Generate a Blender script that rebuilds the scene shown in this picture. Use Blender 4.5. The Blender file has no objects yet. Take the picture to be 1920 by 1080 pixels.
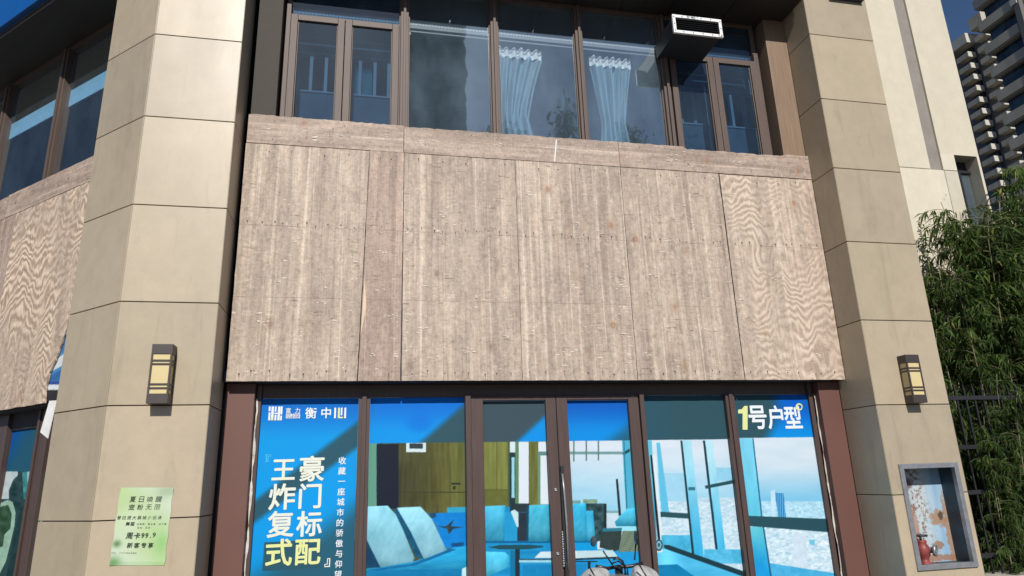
import bpy, math, random
import numpy as np
from math import sin, cos, pi, radians, sqrt, atan2
from mathutils import Matrix, Vector
random.seed(7)
C = bpy.context.scene.collection
S = bpy.context.scene
# ------------------------------------------------------------------ camera
CAM = np.array([1.29202545, -6.67417371, 1.52281262])
CR = np.array([0.97856882, -0.20333195, -0.03254512])
CU = np.array([-0.02533417, -0.27572604, 0.96090235])
CF = np.array([0.20435569, 0.93948458, 0.27496815])
FPX = 1266.29
cd = bpy.data.cameras.new('camera'); cam = bpy.data.objects.new('camera', cd); C.objects.link(cam)
cam.matrix_world = Matrix(((CR[0], CU[0], -CF[0], CAM[0]), (CR[1], CU[1], -CF[1], CAM[1]), (CR[2], CU[2], -CF[2], CAM[2]), (0, 0, 0, 1)))
cd.sensor_width = 36; cd.lens = 36*FPX/1920; cd.clip_start = .05; cd.clip_end = 2000
S.camera = cam
# ------------------------------------------------------------------ light
SUN = Vector((-.075, -1, .755)).normalized()          # towards the sun
EL = math.asin(SUN.z); AZ = atan2(SUN.x, SUN.y)
w = bpy.data.worlds.new('World'); S.world = w; w.use_nodes = True
nt = w.node_tree; bg = nt.nodes['Background']
sk = nt.nodes.new('ShaderNodeTexSky'); sk.sky_type = 'NISHITA'; sk.sun_disc = False
sk.sun_elevation = EL; sk.sun_rotation = AZ; sk.air_density = .8; sk.dust_density = .7; sk.ozone_density = 6.
nt.links.new(sk.outputs[0], bg.inputs[0]); bg.inputs[1].default_value = .07
sl = bpy.data.lights.new('sun', 'SUN'); sl.energy = 4.3; sl.angle = radians(.5); sl.color = (1, .955, .89)
so = bpy.data.objects.new('sun', sl); C.objects.link(so); so.rotation_euler = SUN.to_track_quat('Z', 'Y').to_euler(); so.location = (0, -30, 30)
S.view_settings.view_transform = 'Standard'; S.view_settings.look = 'None'; S.view_settings.exposure = .17; S.view_settings.gamma = 1
KL = 1.24                                              # sunlit display value of a white wall, to turn print colours into ink colours
S.cycles.max_bounces = 8; S.cycles.transparent_max_bounces = 12; S.cycles.caustics_reflective = False; S.cycles.caustics_refractive = False
# ------------------------------------------------------------------ pixel helpers (photo pixels, 1920 x 1080)
def ray(px, py): return CF + CR*((px-960)/FPX) - CU*((py-540)/FPX)
def at(px, py, Y=0.):
    d = ray(px, py); t = (Y-CAM[1])/d[1]; return CAM+t*d
def proj(P):
    d = P-CAM; z = d@CF
    return 960+FPX*(d@CR)/z, 540-FPX*(d@CU)/z
def lin(c): 
    c = np.asarray(c, float)/255; return np.where(c <= .04045, c/12.92, ((c+.055)/1.055)**2.4)
# ------------------------------------------------------------------ objects
def empty(name, loc, label=None, cat=None, group=None, rz=0):
    o = bpy.data.objects.new(name, None); C.objects.link(o); o.location = loc; o.rotation_euler = (0, 0, rz); o.empty_display_size = .1
    tag(o, label, cat, group); return o
def tag(o, label=None, cat=None, group=None, kind=None):
    if label: o['label'] = label
    if cat: o['category'] = cat
    if group: o['group'] = group
    if kind: o['kind'] = kind
    return o
class MB:
    def __init__(s, M=None): s.v = []; s.f = []; s.mi = []; s.M = M; s.m = 0; s.sm = []
    def add(s, vs, fs, smooth=False):
        b = len(s.v); s.v += [tuple(v) for v in vs]
        for f in fs: s.f.append([b+i for i in f]); s.mi.append(s.m); s.sm.append(smooth)
        return s
    def box(s, x0, x1, y0, y1, z0, z1):
        if x0 > x1: x0, x1 = x1, x0
        if y0 > y1: y0, y1 = y1, y0
        if z0 > z1: z0, z1 = z1, z0
        return s.add([(x0,y0,z0),(x1,y0,z0),(x1,y1,z0),(x0,y1,z0),(x0,y0,z1),(x1,y0,z1),(x1,y1,z1),(x0,y1,z1)],
                     [(0,3,2,1),(4,5,6,7),(0,1,5,4),(1,2,6,5),(2,3,7,6),(3,0,4,7)])
    def bar(s, a, b, w, h=None, up=(0,0,1)):
        a = Vector(a); b = Vector(b); d = (b-a).normalized(); h = h or w
        up = Vector(up)
        if abs(d.dot(up)) > .95: up = Vector((0,1,0))
        r = d.cross(up).normalized()*(w/2); u = r.cross(d).normalized()*(h/2)
        vs = [p+e for p in (a,b) for e in (-r-u, r-u, r+u, -r+u)]
        return s.add(vs, [(0,3,2,1),(4,5,6,7),(0,1,5,4),(1,2,6,5),(2,3,7,6),(3,0,4,7)])
    def prism(s, pts, y0, y1):                          # outline in (x, z), extruded along y
        n = len(pts)
        vs = [(x, y0, z) for x, z in pts]+[(x, y1, z) for x, z in pts]
        ar = sum(pts[i][0]*pts[(i+1) % n][1]-pts[(i+1) % n][0]*pts[i][1] for i in range(n))
        F = list(range(n)); B = [n+i for i in reversed(range(n))]
        sd = [(i, n+i, n+(i+1) % n, (i+1) % n) for i in range(n)]
        if ar < 0: F = F[::-1]; B = B[::-1]; sd = [q[::-1] for q in sd]
        return s.add(vs, [F, B]+sd)
    def slab(s, pts, z0, z1):                           # outline in (x, y), extruded along z
        n = len(pts); ar = sum(pts[i][0]*pts[(i+1) % n][1]-pts[(i+1) % n][0]*pts[i][1] for i in range(n))
        if ar < 0: pts = pts[::-1]
        vs = [(x, y, z0) for x, y in pts]+[(x, y, z1) for x, y in pts]
        return s.add(vs, [list(range(n))[::-1], [n+i for i in range(n)]]+[(i, (i+1) % n, n+(i+1) % n, n+i) for i in range(n)])
    def tube(s, pts, r, n=8, cap=True):
        pts = [Vector(p) for p in pts]; k = len(pts); rs = r if hasattr(r, '__len__') else [r]*k; vs = []
        for i, p in enumerate(pts):
            d = (pts[min(i+1, k-1)]-pts[max(i-1, 0)]).normalized()
            a = d.cross(Vector((0,0,1)) if abs(d.z) < .9 else Vector((1,0,0))).normalized(); b = d.cross(a)
            vs += [p+(a*cos(2*pi*j/n)+b*sin(2*pi*j/n))*rs[i] for j in range(n)]
        fs = [(i*n+j, (i+1)*n+j, (i+1)*n+(j+1) % n, i*n+(j+1) % n) for i in range(k-1) for j in range(n)]
        if cap: fs += [list(range(n)), [(k-1)*n+j for j in reversed(range(n))]]
        return s.add(vs, fs, True)
    def lathe(s, o, ax, prof, n=20):                    # prof: (distance along ax, radius)
        o = Vector(o); ax = Vector(ax).normalized(); return s.tube([o+ax*t for t, _ in prof], [max(r, 1e-4) for _, r in prof], n) if 0 else s._lathe(o, ax, prof, n)
    def _lathe(s, o, ax, prof, n):
        a = ax.cross(Vector((0,0,1)) if abs(ax.z) < .9 else Vector((1,0,0))).normalized(); b = ax.cross(a); vs = []
        for t, r in prof: vs += [o+ax*t+(a*cos(2*pi*j/n)+b*sin(2*pi*j/n))*r for j in range(n)]
        k = len(prof)
        return s.add(vs, [(i*n+j, (i+1)*n+j, (i+1)*n+(j+1) % n, i*n+(j+1) % n) for i in range(k-1) for j in range(n)], True)
    def build(s, name, mats, parent=None, bevel=0, seg=2):
        me = bpy.data.meshes.new(name)
        vs = [tuple(s.M @ Vector(v)) for v in s.v] if s.M else s.v
        off = Vector(parent.location) if parent and parent.type == 'EMPTY' and parent.parent is None else Vector((0,0,0))
        p = parent
        while p and p.parent: p = p.parent
        if p is not None: off = Vector(p.location) if p.type == 'EMPTY' else Vector((0,0,0))
        me.from_pydata([(v[0]-off[0], v[1]-off[1], v[2]-off[2]) for v in vs], [], s.f)
        for m in (mats if isinstance(mats, (list, tuple)) else [mats]): me.materials.append(m)
        me.polygons.foreach_set('material_index', s.mi); me.polygons.foreach_set('use_smooth', s.sm)
        me.update()
        o = bpy.data.objects.new(name, me); C.objects.link(o)
        if parent: o.parent = parent
        if bevel:
            b = o.modifiers.new('bevel', 'BEVEL'); b.width = bevel; b.segments = seg; b.limit_method = 'ANGLE'; b.angle_limit = radians(40)
        return o
# ------------------------------------------------------------------ materials
class NB:
    def __init__(s, name):
        s.m = bpy.data.materials.new(name); s.m.use_nodes = True; s.t = s.m.node_tree; s.p = s.t.nodes['Principled BSDF']; s.out = s.t.nodes['Material Output']
    def n(s, ty, **kw):
        x = s.t.nodes.new('ShaderNode'+ty)
        for k, v in kw.items(): setattr(x, k, v)
        return x
    def set(s, sock, v):
        if hasattr(v, 'is_output') or isinstance(v, bpy.types.NodeSocket): s.t.links.new(v, sock)
        else: sock.default_value = (*v, 1) if isinstance(v, tuple) and len(v) == 3 and sock.type == 'RGBA' else v
    def coord(s, scale=(1,1,1), loc=(0,0,0), kind='Object', add=None):
        tc = s.n('TexCoord'); mp = s.n('Mapping'); s.t.links.new(tc.outputs[kind], mp.inputs[0])
        mp.inputs['Scale'].default_value = scale; mp.inputs['Location'].default_value = loc
        if add is not None: s.t.links.new(add, mp.inputs['Location'])
        return mp.outputs[0]
    def noise(s, vec, scale=1, detail=4, rough=.55, dist=0):
        x = s.n('TexNoise'); s.t.links.new(vec, x.inputs['Vector']); x.inputs['Scale'].default_value = scale; x.inputs['Detail'].default_value = detail; x.inputs['Roughness'].default_value = rough; x.inputs['Distortion'].default_value = dist
        return x.outputs[0]
    def ramp(s, v, stops):
        x = s.n('ValToRGB'); s.set(x.inputs[0], v); e = x.color_ramp.elements
        while len(e) < len(stops): e.new(.5)
        for el, (p, c) in zip(e, stops): el.position = p; el.color = (*c, 1) if hasattr(c, '__len__') else (c, c, c, 1)
        return x.outputs[0]
    def mix(s, f, a, b, mode='MIX'):
        x = s.n('Mix', data_type='RGBA', blend_type=mode); s.set(x.inputs[0], f); s.set(x.inputs[6], a); s.set(x.inputs[7], b); return x.outputs[2]
    def math(s, op, a, b=0., c=0.):
        x = s.n('Math', operation=op); s.set(x.inputs[0], a); s.set(x.inputs[1], b); s.set(x.inputs[2], c); return x.outputs[0]
    def bump(s, h, st=.3, d=.01):
        x = s.n('Bump'); s.set(x.inputs['Height'], h); x.inputs['Strength'].default_value = st; x.inputs['Distance'].default_value = d
        s.t.links.new(x.outputs[0], s.p.inputs['Normal']); return x.outputs[0]
    def base(s, c, rough=.6, metal=0., spec=.5):
        s.set(s.p.inputs['Base Color'], c); s.set(s.p.inputs['Roughness'], rough); s.p.inputs['Metallic'].default_value = metal; s.p.inputs['Specular IOR Level'].default_value = spec; return s.m
    def isl(s): return s.n('NewGeometry').outputs['Random Per Island']
    def rnd(s): return s.n('ObjectInfo').outputs['Random']
def plain(name, c, rough=.6, metal=0., var=.12, scale=6, bump=0., spec=.5):
    b = NB(name); v = b.coord(); nz = b.noise(v, scale, 5, .6)
    f = b.ramp(nz, [(.3, 1-var), (.7, 1+var*.6)]); col = b.mix(1., c, f, 'MULTIPLY')
    b.base(col, rough, metal, spec)
    if bump: b.bump(b.noise(v, scale*12, 4, .7), bump, .004)
    return b.m
def cladding(name, c, dirt):
    b = NB(name)
    big = b.noise(b.coord((1.5, 1.5, .7)), 1.2, 5, .6)
    streak = b.noise(b.coord((5, 5, .7)), 1.5, 6, .62, .8); mott = b.noise(b.coord(), 5.5, 6, .7)
    fine = b.noise(b.coord(), 130, 3, .8)
    col = b.mix(b.ramp(big, [(.3, 0.), (.75, 1.)]), c, tuple(x*.88 for x in c))
    col = b.mix(b.math('MULTIPLY', b.ramp(streak, [(.56, 0.), (.78, 1.)]), dirt), col, (c[0]*.62, c[1]*.6, c[2]*.58))
    col = b.mix(1., col, b.ramp(fine, [(.3, .93), (.7, 1.05)]), 'MULTIPLY'); col = b.mix(1., col, b.ramp(mott, [(.3, .93), (.7, 1.05)]), 'MULTIPLY')
    col = b.mix(1., col, b.ramp(b.isl(), [(0., (.88, .88, .89)), (.5, (.98, .97, .95)), (1., (1.07, 1.06, 1.06))]), 'MULTIPLY')
    b.base(col, b.ramp(big, [(.3, .36), (.7, .43)]), 0, .5); b.bump(b.mix(.5, fine, big), .1, .002); return b.m
M_clad = cladding('beige_cladding', (.42, .352, .25), .6)
M_cream = cladding('cream_render', (.63, .58, .46), .22)
M_grey = plain('grey_render', (.24, .215, .19), .8)
M_joint = plain('dark_joint', (.03, .025, .02), .8)
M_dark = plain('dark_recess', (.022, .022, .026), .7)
def wood_alu(name, c, rough=.4):
    b = NB(name); g = b.noise(b.coord((30, 30, 1.2)), 2, 5, .6, .3)
    col = b.mix(1., c, b.ramp(g, [(.3, .82), (.7, 1.15)]), 'MULTIPLY'); b.base(col, rough, 0, .35); b.bump(b.noise(b.coord(), 160, 2), .04, .002); return b.m
M_bronze = wood_alu('bronze_aluminium', (.105, .075, .062), .55)
M_bronze_low = wood_alu('bronze_aluminium_lower', (.075, .05, .045), .42)
M_panel_brown = plain('red_brown_panel', (.125, .056, .043), .55, var=.08, scale=2)
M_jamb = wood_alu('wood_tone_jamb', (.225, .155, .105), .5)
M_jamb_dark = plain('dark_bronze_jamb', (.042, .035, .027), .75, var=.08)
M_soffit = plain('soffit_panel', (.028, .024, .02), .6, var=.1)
M_white = plain('white_paint', (.72, .72, .70), .5, var=.08, scale=14)
M_black = plain('black_metal', (.018, .018, .02), .45)
M_blackp = plain('black_plastic', (.014, .014, .016), .35)
M_steel = plain('galvanised_steel', (.33, .34, .36), .4, .6, var=.2, scale=18)
M_lampm = plain('lamp_bronze', (.05, .038, .036), .45)
M_amber = plain('lamp_glass', (.60, .49, .25), .35, var=.05)
def glass(name, tint, refl, rtint=(.82, .93, 1), rough=.0, wav=.35, dust_haze=.03):
    b = NB(name); t = b.n('BsdfTransparent'); t.inputs[0].default_value = (*tint, 1)
    g = b.n('BsdfGlossy'); g.inputs[0].default_value = (*rtint, 1); g.inputs['Roughness'].default_value = rough
    v = b.coord((1.2, 1.2, 3.2)); bp = b.n('Bump'); bp.inputs['Strength'].default_value = wav; bp.inputs['Distance'].default_value = .004
    h = b.math('ADD', b.noise(v, 1.3, 1, .4), b.math('MULTIPLY', b.noise(v, 9, 2, .5), .06)); b.t.links.new(h, bp.inputs['Height']); b.t.links.new(bp.outputs[0], g.inputs['Normal'])
    fr = b.n('Fresnel'); fr.inputs[0].default_value = 1.5
    bf = b.n('NewGeometry').outputs['Backfacing']; f = b.math('MULTIPLY', b.math('ADD', b.math('MINIMUM', fr.outputs[0], .5), refl), b.math('SUBTRACT', 1., bf)); mx = b.n('MixShader'); b.t.links.new(f, mx.inputs[0]); b.t.links.new(t.outputs[0], mx.inputs[1]); b.t.links.new(g.outputs[0], mx.inputs[2])
    df = b.n('BsdfDiffuse'); df.inputs[0].default_value = (.44, .62, .76, 1); m2 = b.n('MixShader')  # thin dust, tinted blue to imitate sky reflection on the panes
    b.t.links.new(b.math('MULTIPLY', b.ramp(b.noise(b.coord((1, 1, .5)), 3., 4), [(.3, .5), (.7, 1.4)]), dust_haze), m2.inputs[0]); b.t.links.new(mx.outputs[0], m2.inputs[1]); b.t.links.new(df.outputs[0], m2.inputs[2])
    b.t.links.new(m2.outputs[0], b.out.inputs[0]); return b.m
M_glass = glass('window_glass', (.93, .96, .98), .20, dust_haze=.06)
M_glass_c = glass('casement_glass', (.52, .64, .74), .02, rough=0., wav=.1, dust_haze=.028)
M_glass_w = glass('wing_glass', (.95, .97, .99), .0, dust_haze=.02)
M_glass_s = glass('shop_glass', (.6, .68, .7), .05)
# plywood ------------------------------------------------------------
def plywood(name, horiz=False, figured=0., tint=(1,1,1), zl=(), fsc=2.9, fdist=1.3, warp=.03):
    b = NB(name); r = b.rnd()
    off = b.n('CombineXYZ'); b.set(off.inputs[0], b.math('MULTIPLY', r, 37.)); b.set(off.inputs[1], b.math('MULTIPLY', r, 11.)); b.set(off.inputs[2], b.math('MULTIPLY', r, 53.))
    o = off.outputs[0]
    def cv(along, across):
        sc = (along, 1, across) if horiz else (across, 1, along); return b.coord(sc, add=o)
    bands = b.noise(cv(.34, 4.6), 1.7, 4, .55, .9)
    broad = b.noise(cv(.9, 1.6), 1.6, 6, .68)
    grain = b.noise(cv(1.2, 60), 1.6, 6, .7, .3)
    fine = b.noise(cv(6, 170), 1.3, 3, .7)
    cross = b.noise(cv(34, 4.5), 1.5, 4, .65, .9)
    patch = b.noise(cv(1.6, 2.6), 1.8, 3, .55)
    col = b.ramp(bands, [(.30, (.30, .25, .215)), (.44, (.385, .325, .28)), (.56, (.46, .39, .335)), (.72, (.54, .465, .40))])
    col = b.mix(b.ramp(broad, [(.38, 0.), (.68, .6)]), col, (.31, .27, .24))
    col = b.mix(b.ramp(patch, [(.58, 0.), (.8, .35)]), col, (.44, .31, .24))
    col = b.mix(1., col, b.ramp(grain, [(.25, .82), (.5, 1.), (.75, 1.10)]), 'MULTIPLY')
    col = b.mix(1., col, b.ramp(fine, [(.3, .93), (.7, 1.06)]), 'MULTIPLY')
    st = b.noise(cv(.16, 16.), 1.5, 4, .6, .4)
    col = b.mix(b.ramp(st, [(.55, 0.), (.69, .62)]), col, (.225, .185, .16)); col = b.mix(b.ramp(st, [(.31, .6), (.43, 0.)]), col, (.66, .585, .51))
    blot = b.noise(cv(2.4, 5.), 2.1, 5, .7); col = b.mix(b.ramp(blot, [(.60, 0.), (.74, .6)]), col, (.66, .585, .51)); col = b.mix(b.ramp(blot, [(.24, .55), (.36, 0.)]), col, (.25, .21, .185))
    fz = b.noise(cv(4.2, 9.), 2., 8, .78, .6); col = b.mix(1., col, b.ramp(fz, [(.28, .56), (.45, .94), (.56, 1.04), (.74, 1.38)]), 'MULTIPLY')
    fz2 = b.noise(cv(16, 11.), 2., 6, .8); col = b.mix(1., col, b.ramp(fz2, [(.28, .68), (.5, 1.), (.72, 1.25)]), 'MULTIPLY')
    # torn cross-grain splinters: short pale and dark dashes in patches
    msk = b.ramp(b.noise(cv(2.2, 3.6), 2.6, 4, .65), [(.48, 0.), (.62, 1.)])
    cdk = b.math('MULTIPLY', b.ramp(cross, [(.33, 1.), (.39, 0.)]), msk)
    clt = b.math('MULTIPLY', b.ramp(cross, [(.60, 0.), (.66, 1.)]), msk)
    col = b.mix(b.math('MULTIPLY', cdk, .75), col, (.14, .10, .08)); col = b.mix(b.math('MULTIPLY', clt, .7), col, (.72, .64, .55))
    # knots
    vo = b.n('TexVoronoi', feature='F1'); b.t.links.new(b.coord((3.3, 1, 2.2), add=o), vo.inputs['Vector']); vo.inputs['Scale'].default_value = 1.; 
    rc = b.n('SeparateColor'); b.t.links.new(vo.outputs['Color'], rc.inputs[0])
    keep = b.ramp(rc.outputs[0], [(.42, 0.), (.47, 1.)])
    dist = b.math('ADD', vo.outputs['Distance'], b.math('MULTIPLY', b.noise(b.coord(add=o), 22, 2), .03))
    kn = b.math('MULTIPLY', b.ramp(dist, [(.03, .55), (.055, 1.), (.085, .75), (.12, .3), (.24, 0.)]), keep)
    col = b.mix(b.math('MULTIPLY', kn, .85), col, b.mix(b.ramp(rc.outputs[1], [(.3, 0.), (.7, 1.)]), (.19, .145, .115), (.30, .17, .10)))
    h = b.math('ADD', b.math('ADD', b.math('MULTIPLY', grain, .25), b.math('MULTIPLY', fz2, .5)), b.math('ADD', b.math('MULTIPLY', clt, .8), b.math('MULTIPLY', cdk, -.9)))
    if figured:
        d1 = b.noise(b.coord((1.5, 1, .7), add=o), 1.6, 3, .5)
        wv = b.n('TexWave', wave_type='BANDS', bands_direction='X' if horiz else 'Z', wave_profile='SIN'); 
        mv = b.n('VectorMath', operation='ADD'); b.t.links.new(b.coord((1, 1, 1), add=o), mv.inputs[0])
        cx = b.n('CombineXYZ'); b.set(cx.inputs[2], b.math('MULTIPLY', b.math('SUBTRACT', d1, .5), 1.3)); b.set(cx.inputs[0], b.math('MULTIPLY', d1, .2)); d2 = b.noise(b.coord((4, 1, 1.1), add=o), 2.2, 5, .65); b.set(cx.inputs[2], b.math('ADD', b.math('MULTIPLY', b.math('SUBTRACT', d1, .5), 1.1), b.math('MULTIPLY', b.math('SUBTRACT', d2, .5), warp*4))); b.t.links.new(cx.outputs[0], mv.inputs[1])
        b.t.links.new(mv.outputs[0], wv.inputs['Vector']); wv.inputs['Scale'].default_value = fsc; wv.inputs['Distortion'].default_value = fdist; wv.inputs['Detail'].default_value = 4; wv.inputs['Detail Scale'].default_value = .9; wv.inputs['Detail Roughness'].default_value = .6
        fm = b.ramp(b.noise(b.coord((2.6, 1, .5), add=o), 1.5, 4, .6), [(.38, .05), (.62, 1.)])
        amp = b.math('MULTIPLY', fm, figured)
        fc = b.ramp(wv.outputs[1], [(0., (.30, .235, .19)), (.4, (.45, .375, .315)), (1., (.67, .59, .51))])
        col = b.mix(b.math('MULTIPLY', amp, .75), col, fc)
        h = b.math('ADD', h, b.math('MULTIPLY', b.math('MULTIPLY', wv.outputs[1], amp), .9))
    if zl:
        sx = b.n('SeparateXYZ'); tc = b.n('TexCoord'); b.t.links.new(tc.outputs['Object'], sx.inputs[0])
        zz = b.math('ADD', sx.outputs[2], b.math('MULTIPLY', b.noise(b.coord(), 2.5, 3), .02))
        for z0 in zl:
            ln = b.math('COMPARE', zz, z0+.01, .004); col = b.mix(b.math('MULTIPLY', ln, b.ramp(b.noise(b.coord(), 3, 2), [(.4, .1), (.6, .55)])), col, (.16, .12, .1))
    col = b.mix(1., col, (tint[0], tint[1], tint[2]), 'MULTIPLY')
    b.base(col, .62, 0, .35); b.bump(h, .55, .006); return b.m
M_ply = plywood('weathered_plywood', zl=(4.055, 3.315), tint=(1.0, .945, .87))
M_ply_pink = plywood('weathered_plywood_reddish', zl=(4.055, 3.315), tint=(.93, .82, .76))
M_ply_strip = plywood('plywood_strip', horiz=True, tint=(.93, .845, .785))
M_ply_fig = plywood('figured_plywood', figured=.78, zl=(4.055,), tint=(1.08, 1.01, .93))
M_ply_wing = plywood('curly_plywood', figured=1.33, tint=(1.08, .98, .87), fsc=2.9, fdist=2.6, warp=.07)
M_crack = plain('dark_wood_crack', (.13, .10, .08), .8); M_nail = plain('rusty_nail', (.035, .022, .016), .6)
M_split = plain('fresh_wood', (.62, .47, .33), .7)
def ink(name, rough=.55):
    b = NB(name); a = b.n('VertexColor', layer_name='ink'); b.base(a.outputs[0], rough, 0, .15); return b.m
M_ink = ink('printed_film')
M_txt_white = plain('white_lettering', tuple(float(x)/KL for x in lin((232, 240, 246))), .4, var=.02)
M_txt_yellow = plain('pale_yellow_lettering', tuple(float(x)/KL for x in lin((226, 232, 160))), .4, var=.02)
M_txt_cream = plain('cream_lettering', tuple(float(x)/KL for x in lin((230, 234, 220))), .4, var=.02)
M_txt_cyan = plain('cyan_lettering', tuple(float(x)/KL for x in lin((60, 190, 240))), .4, var=.02)
M_txt_dark = plain('dark_green_lettering', (.012, .03, .014), .6, var=.02)
# lettering: built-in glyph outlines turned into flat mesh
def glyph(mb, ch, px, py, hpx, Y, bold=.012, sx=1., xf=None, lean=0.):
    cu = bpy.data.curves.new('glyph', 'FONT'); cu.body = ch; cu.size = 1; cu.resolution_u = 3
    o = bpy.data.objects.new('glyph', cu); C.objects.link(o); dg = bpy.context.evaluated_depsgraph_get(); dg.update()
    me = bpy.data.meshes.new_from_object(o.evaluated_get(dg)); V = np.array([v.co[:2] for v in me.vertices]); F = [list(p.vertices) for p in me.polygons]
    bpy.data.objects.remove(o); bpy.data.curves.remove(cu); bpy.data.meshes.remove(me)
    if not len(V): return
    lo, hi = V.min(0), V.max(0); c = (lo+hi)/2; V = (V-c)
    ext = max(hi-lo) if len(ch) == 1 else (hi-lo)[1]
    p = at(px, py, Y); q = at(px, py-hpx/2, Y); q2 = at(px, py+hpx/2, Y); H = abs(q[2]-q2[2]); sc = H/ext
    n = 8 if bold else 0
    for k in range(-1, n):
        dx, dz = (0, 0) if k < 0 else (bold*cos(2*pi*k/n), bold*sin(2*pi*k/n))
        vs = [(p[0]+((v[0])*sc+dx*H)*sx+v[1]*sc*lean, Y-.0002*(k+1), p[2]+v[1]*sc+dz*H) for v in V]
        mb.add(vs, F)
# printed films: colours evaluated on a fine grid, stored as ink colour
def inpoly(X, Y, P):
    r = np.zeros(X.shape, bool); n = len(P)
    for i in range(n):
        x0, y0 = P[i]; x1, y1 = P[(i+1) % n]
        if y0 == y1: continue
        c = ((y0 > Y) != (y1 > Y)) & (X < (x1-x0)*(Y-y0)/(y1-y0)+x0); r ^= c
    return r
rng = np.random.default_rng(3)
def film(name, x0, x1, z0, z1, Y, paint, parent=None, step=.006, M=None, world=None, curl=0.):
    nx = max(2, int((x1-x0)/step)); nz = max(2, int((z1-z0)/step))
    gx, gz = np.meshgrid(np.linspace(x0, x1, nx+1), np.linspace(z0, z1, nz+1)); n = gx.size
    L = np.stack([gx.ravel(), np.full(n, Y), gz.ravel()], 1)
    if curl: L[:, 1] -= curl*(.5+.5*np.sin(L[:, 0]*9+L[:, 2]*5))*.5+curl*rng.random(n)*.05
    W = L if M is None else L@np.array(M.to_3x3()).T+np.array(M.translation)
    col = 0
    for sx_, sz_ in ((-.25, -.1), (.1, -.25), (.25, .1), (-.1, .25)):
        L2 = L.copy(); L2[:, 0] += sx_*step*1.3; L2[:, 2] += sz_*step*1.3; W2 = L2 if M is None else L2@np.array(M.to_3x3()).T+np.array(M.translation)
        px, py = proj(W2); col = col+paint(px, py, L2)/4
    v = W
    off = np.array(parent.location) if parent else np.zeros(3)
    me = bpy.data.meshes.new(name); i = np.arange(nz)[:, None]*(nx+1)+np.arange(nx)[None]; i = i.ravel()
    F = np.stack([i, i+1, i+nx+2, i+nx+1], 1)
    me.vertices.add(n); me.vertices.foreach_set('co', (v-off).ravel()); me.loops.add(F.size); me.loops.foreach_set('vertex_index', F.ravel())
    me.polygons.add(len(F)); me.polygons.foreach_set('loop_start', np.arange(len(F))*4); me.update(calc_edges=True)
    a = me.color_attributes.new('ink', 'FLOAT_COLOR', 'POINT'); c4 = np.ones((n, 4)); c4[:, :3] = np.clip(lin(np.clip(col, 0, 255))/KL, 0, .85); a.data.foreach_set('color', c4.ravel())
    me.materials.append(M_ink); o = bpy.data.objects.new(name, me); C.objects.link(o)
    if parent: o.parent = parent
    return o
_lat = np.random.default_rng(12).random((64, 256, 256))
def vn(x, y, k=0):
    xi = np.floor(x).astype(int); yi = np.floor(y).astype(int); fx = x-xi; fy = y-yi; fx = fx*fx*(3-2*fx); fy = fy*fy*(3-2*fy); L = _lat[k % 64]; a_, b_ = xi % 256, (xi+1) % 256; c_, d_ = yi % 256, (yi+1) % 256
    return (L[a_, c_]*(1-fx)+L[b_, c_]*fx)*(1-fy)+(L[a_, d_]*(1-fx)+L[b_, d_]*fx)*fy
def fbm(px, py, sx, sy, k=0, oct_=4):
    r = 0; am = .5
    for o_ in range(oct_): r = r+am*(vn(px/sx*2**o_, py/sy*2**o_, k+o_)-.5); am *= .55
    return r                                            # about -.5 .. .5
def layers(px, py, base, ls):
    col = np.empty((px.size, 3)); col[:] = base
    for li, l in enumerate(ls):
        P, c = l[0], l[1]; nz = l[2] if len(l) > 2 else 0
        m = inpoly(px, py, P) if isinstance(P, list) else P
        if callable(c): c = c(px[m], py[m])
        if m.dtype == bool:
            col[m] = c
            if nz: col[m] += fbm(px[m], py[m], 9, 9, li, 3)[:, None]*nz*3.2
        else: col = col*(1-m[:, None])+np.asarray(c)*m[:, None]
    return col
def Z(ox, oy, s, pts): return [(ox+x/s, oy+y/s) for x, y in pts]
# ================================================================== ground
b = NB('paving'); v = b.coord(); br = b.n('TexBrick'); b.t.links.new(v, br.inputs['Vector']); br.inputs['Scale'].default_value = 1.6
br.inputs['Color1'].default_value = (.23, .22, .20, 1); br.inputs['Color2'].default_value = (.27, .255, .235, 1); br.inputs['Mortar'].default_value = (.09, .085, .08, 1); br.inputs['Mortar Size'].default_value = .012
b.base(b.mix(1., br.outputs[0], b.ramp(b.noise(v, .7, 5), [(.3, .8), (.7, 1.1)]), 'MULTIPLY'), .85)
tag(MB().box(-60, 80, -26, 30, -.3, 0).build('pavement', b.m), kind='structure')
b = NB('asphalt'); b.base(b.ramp(b.noise(b.coord(), 3, 6), [(.3, (.035, .035, .037)), (.7, (.065, .063, .06))]), .9)
tag(MB().box(-600, 600, -600, 600, -.6, -.15).build('ground', b.m), kind='structure')
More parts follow.
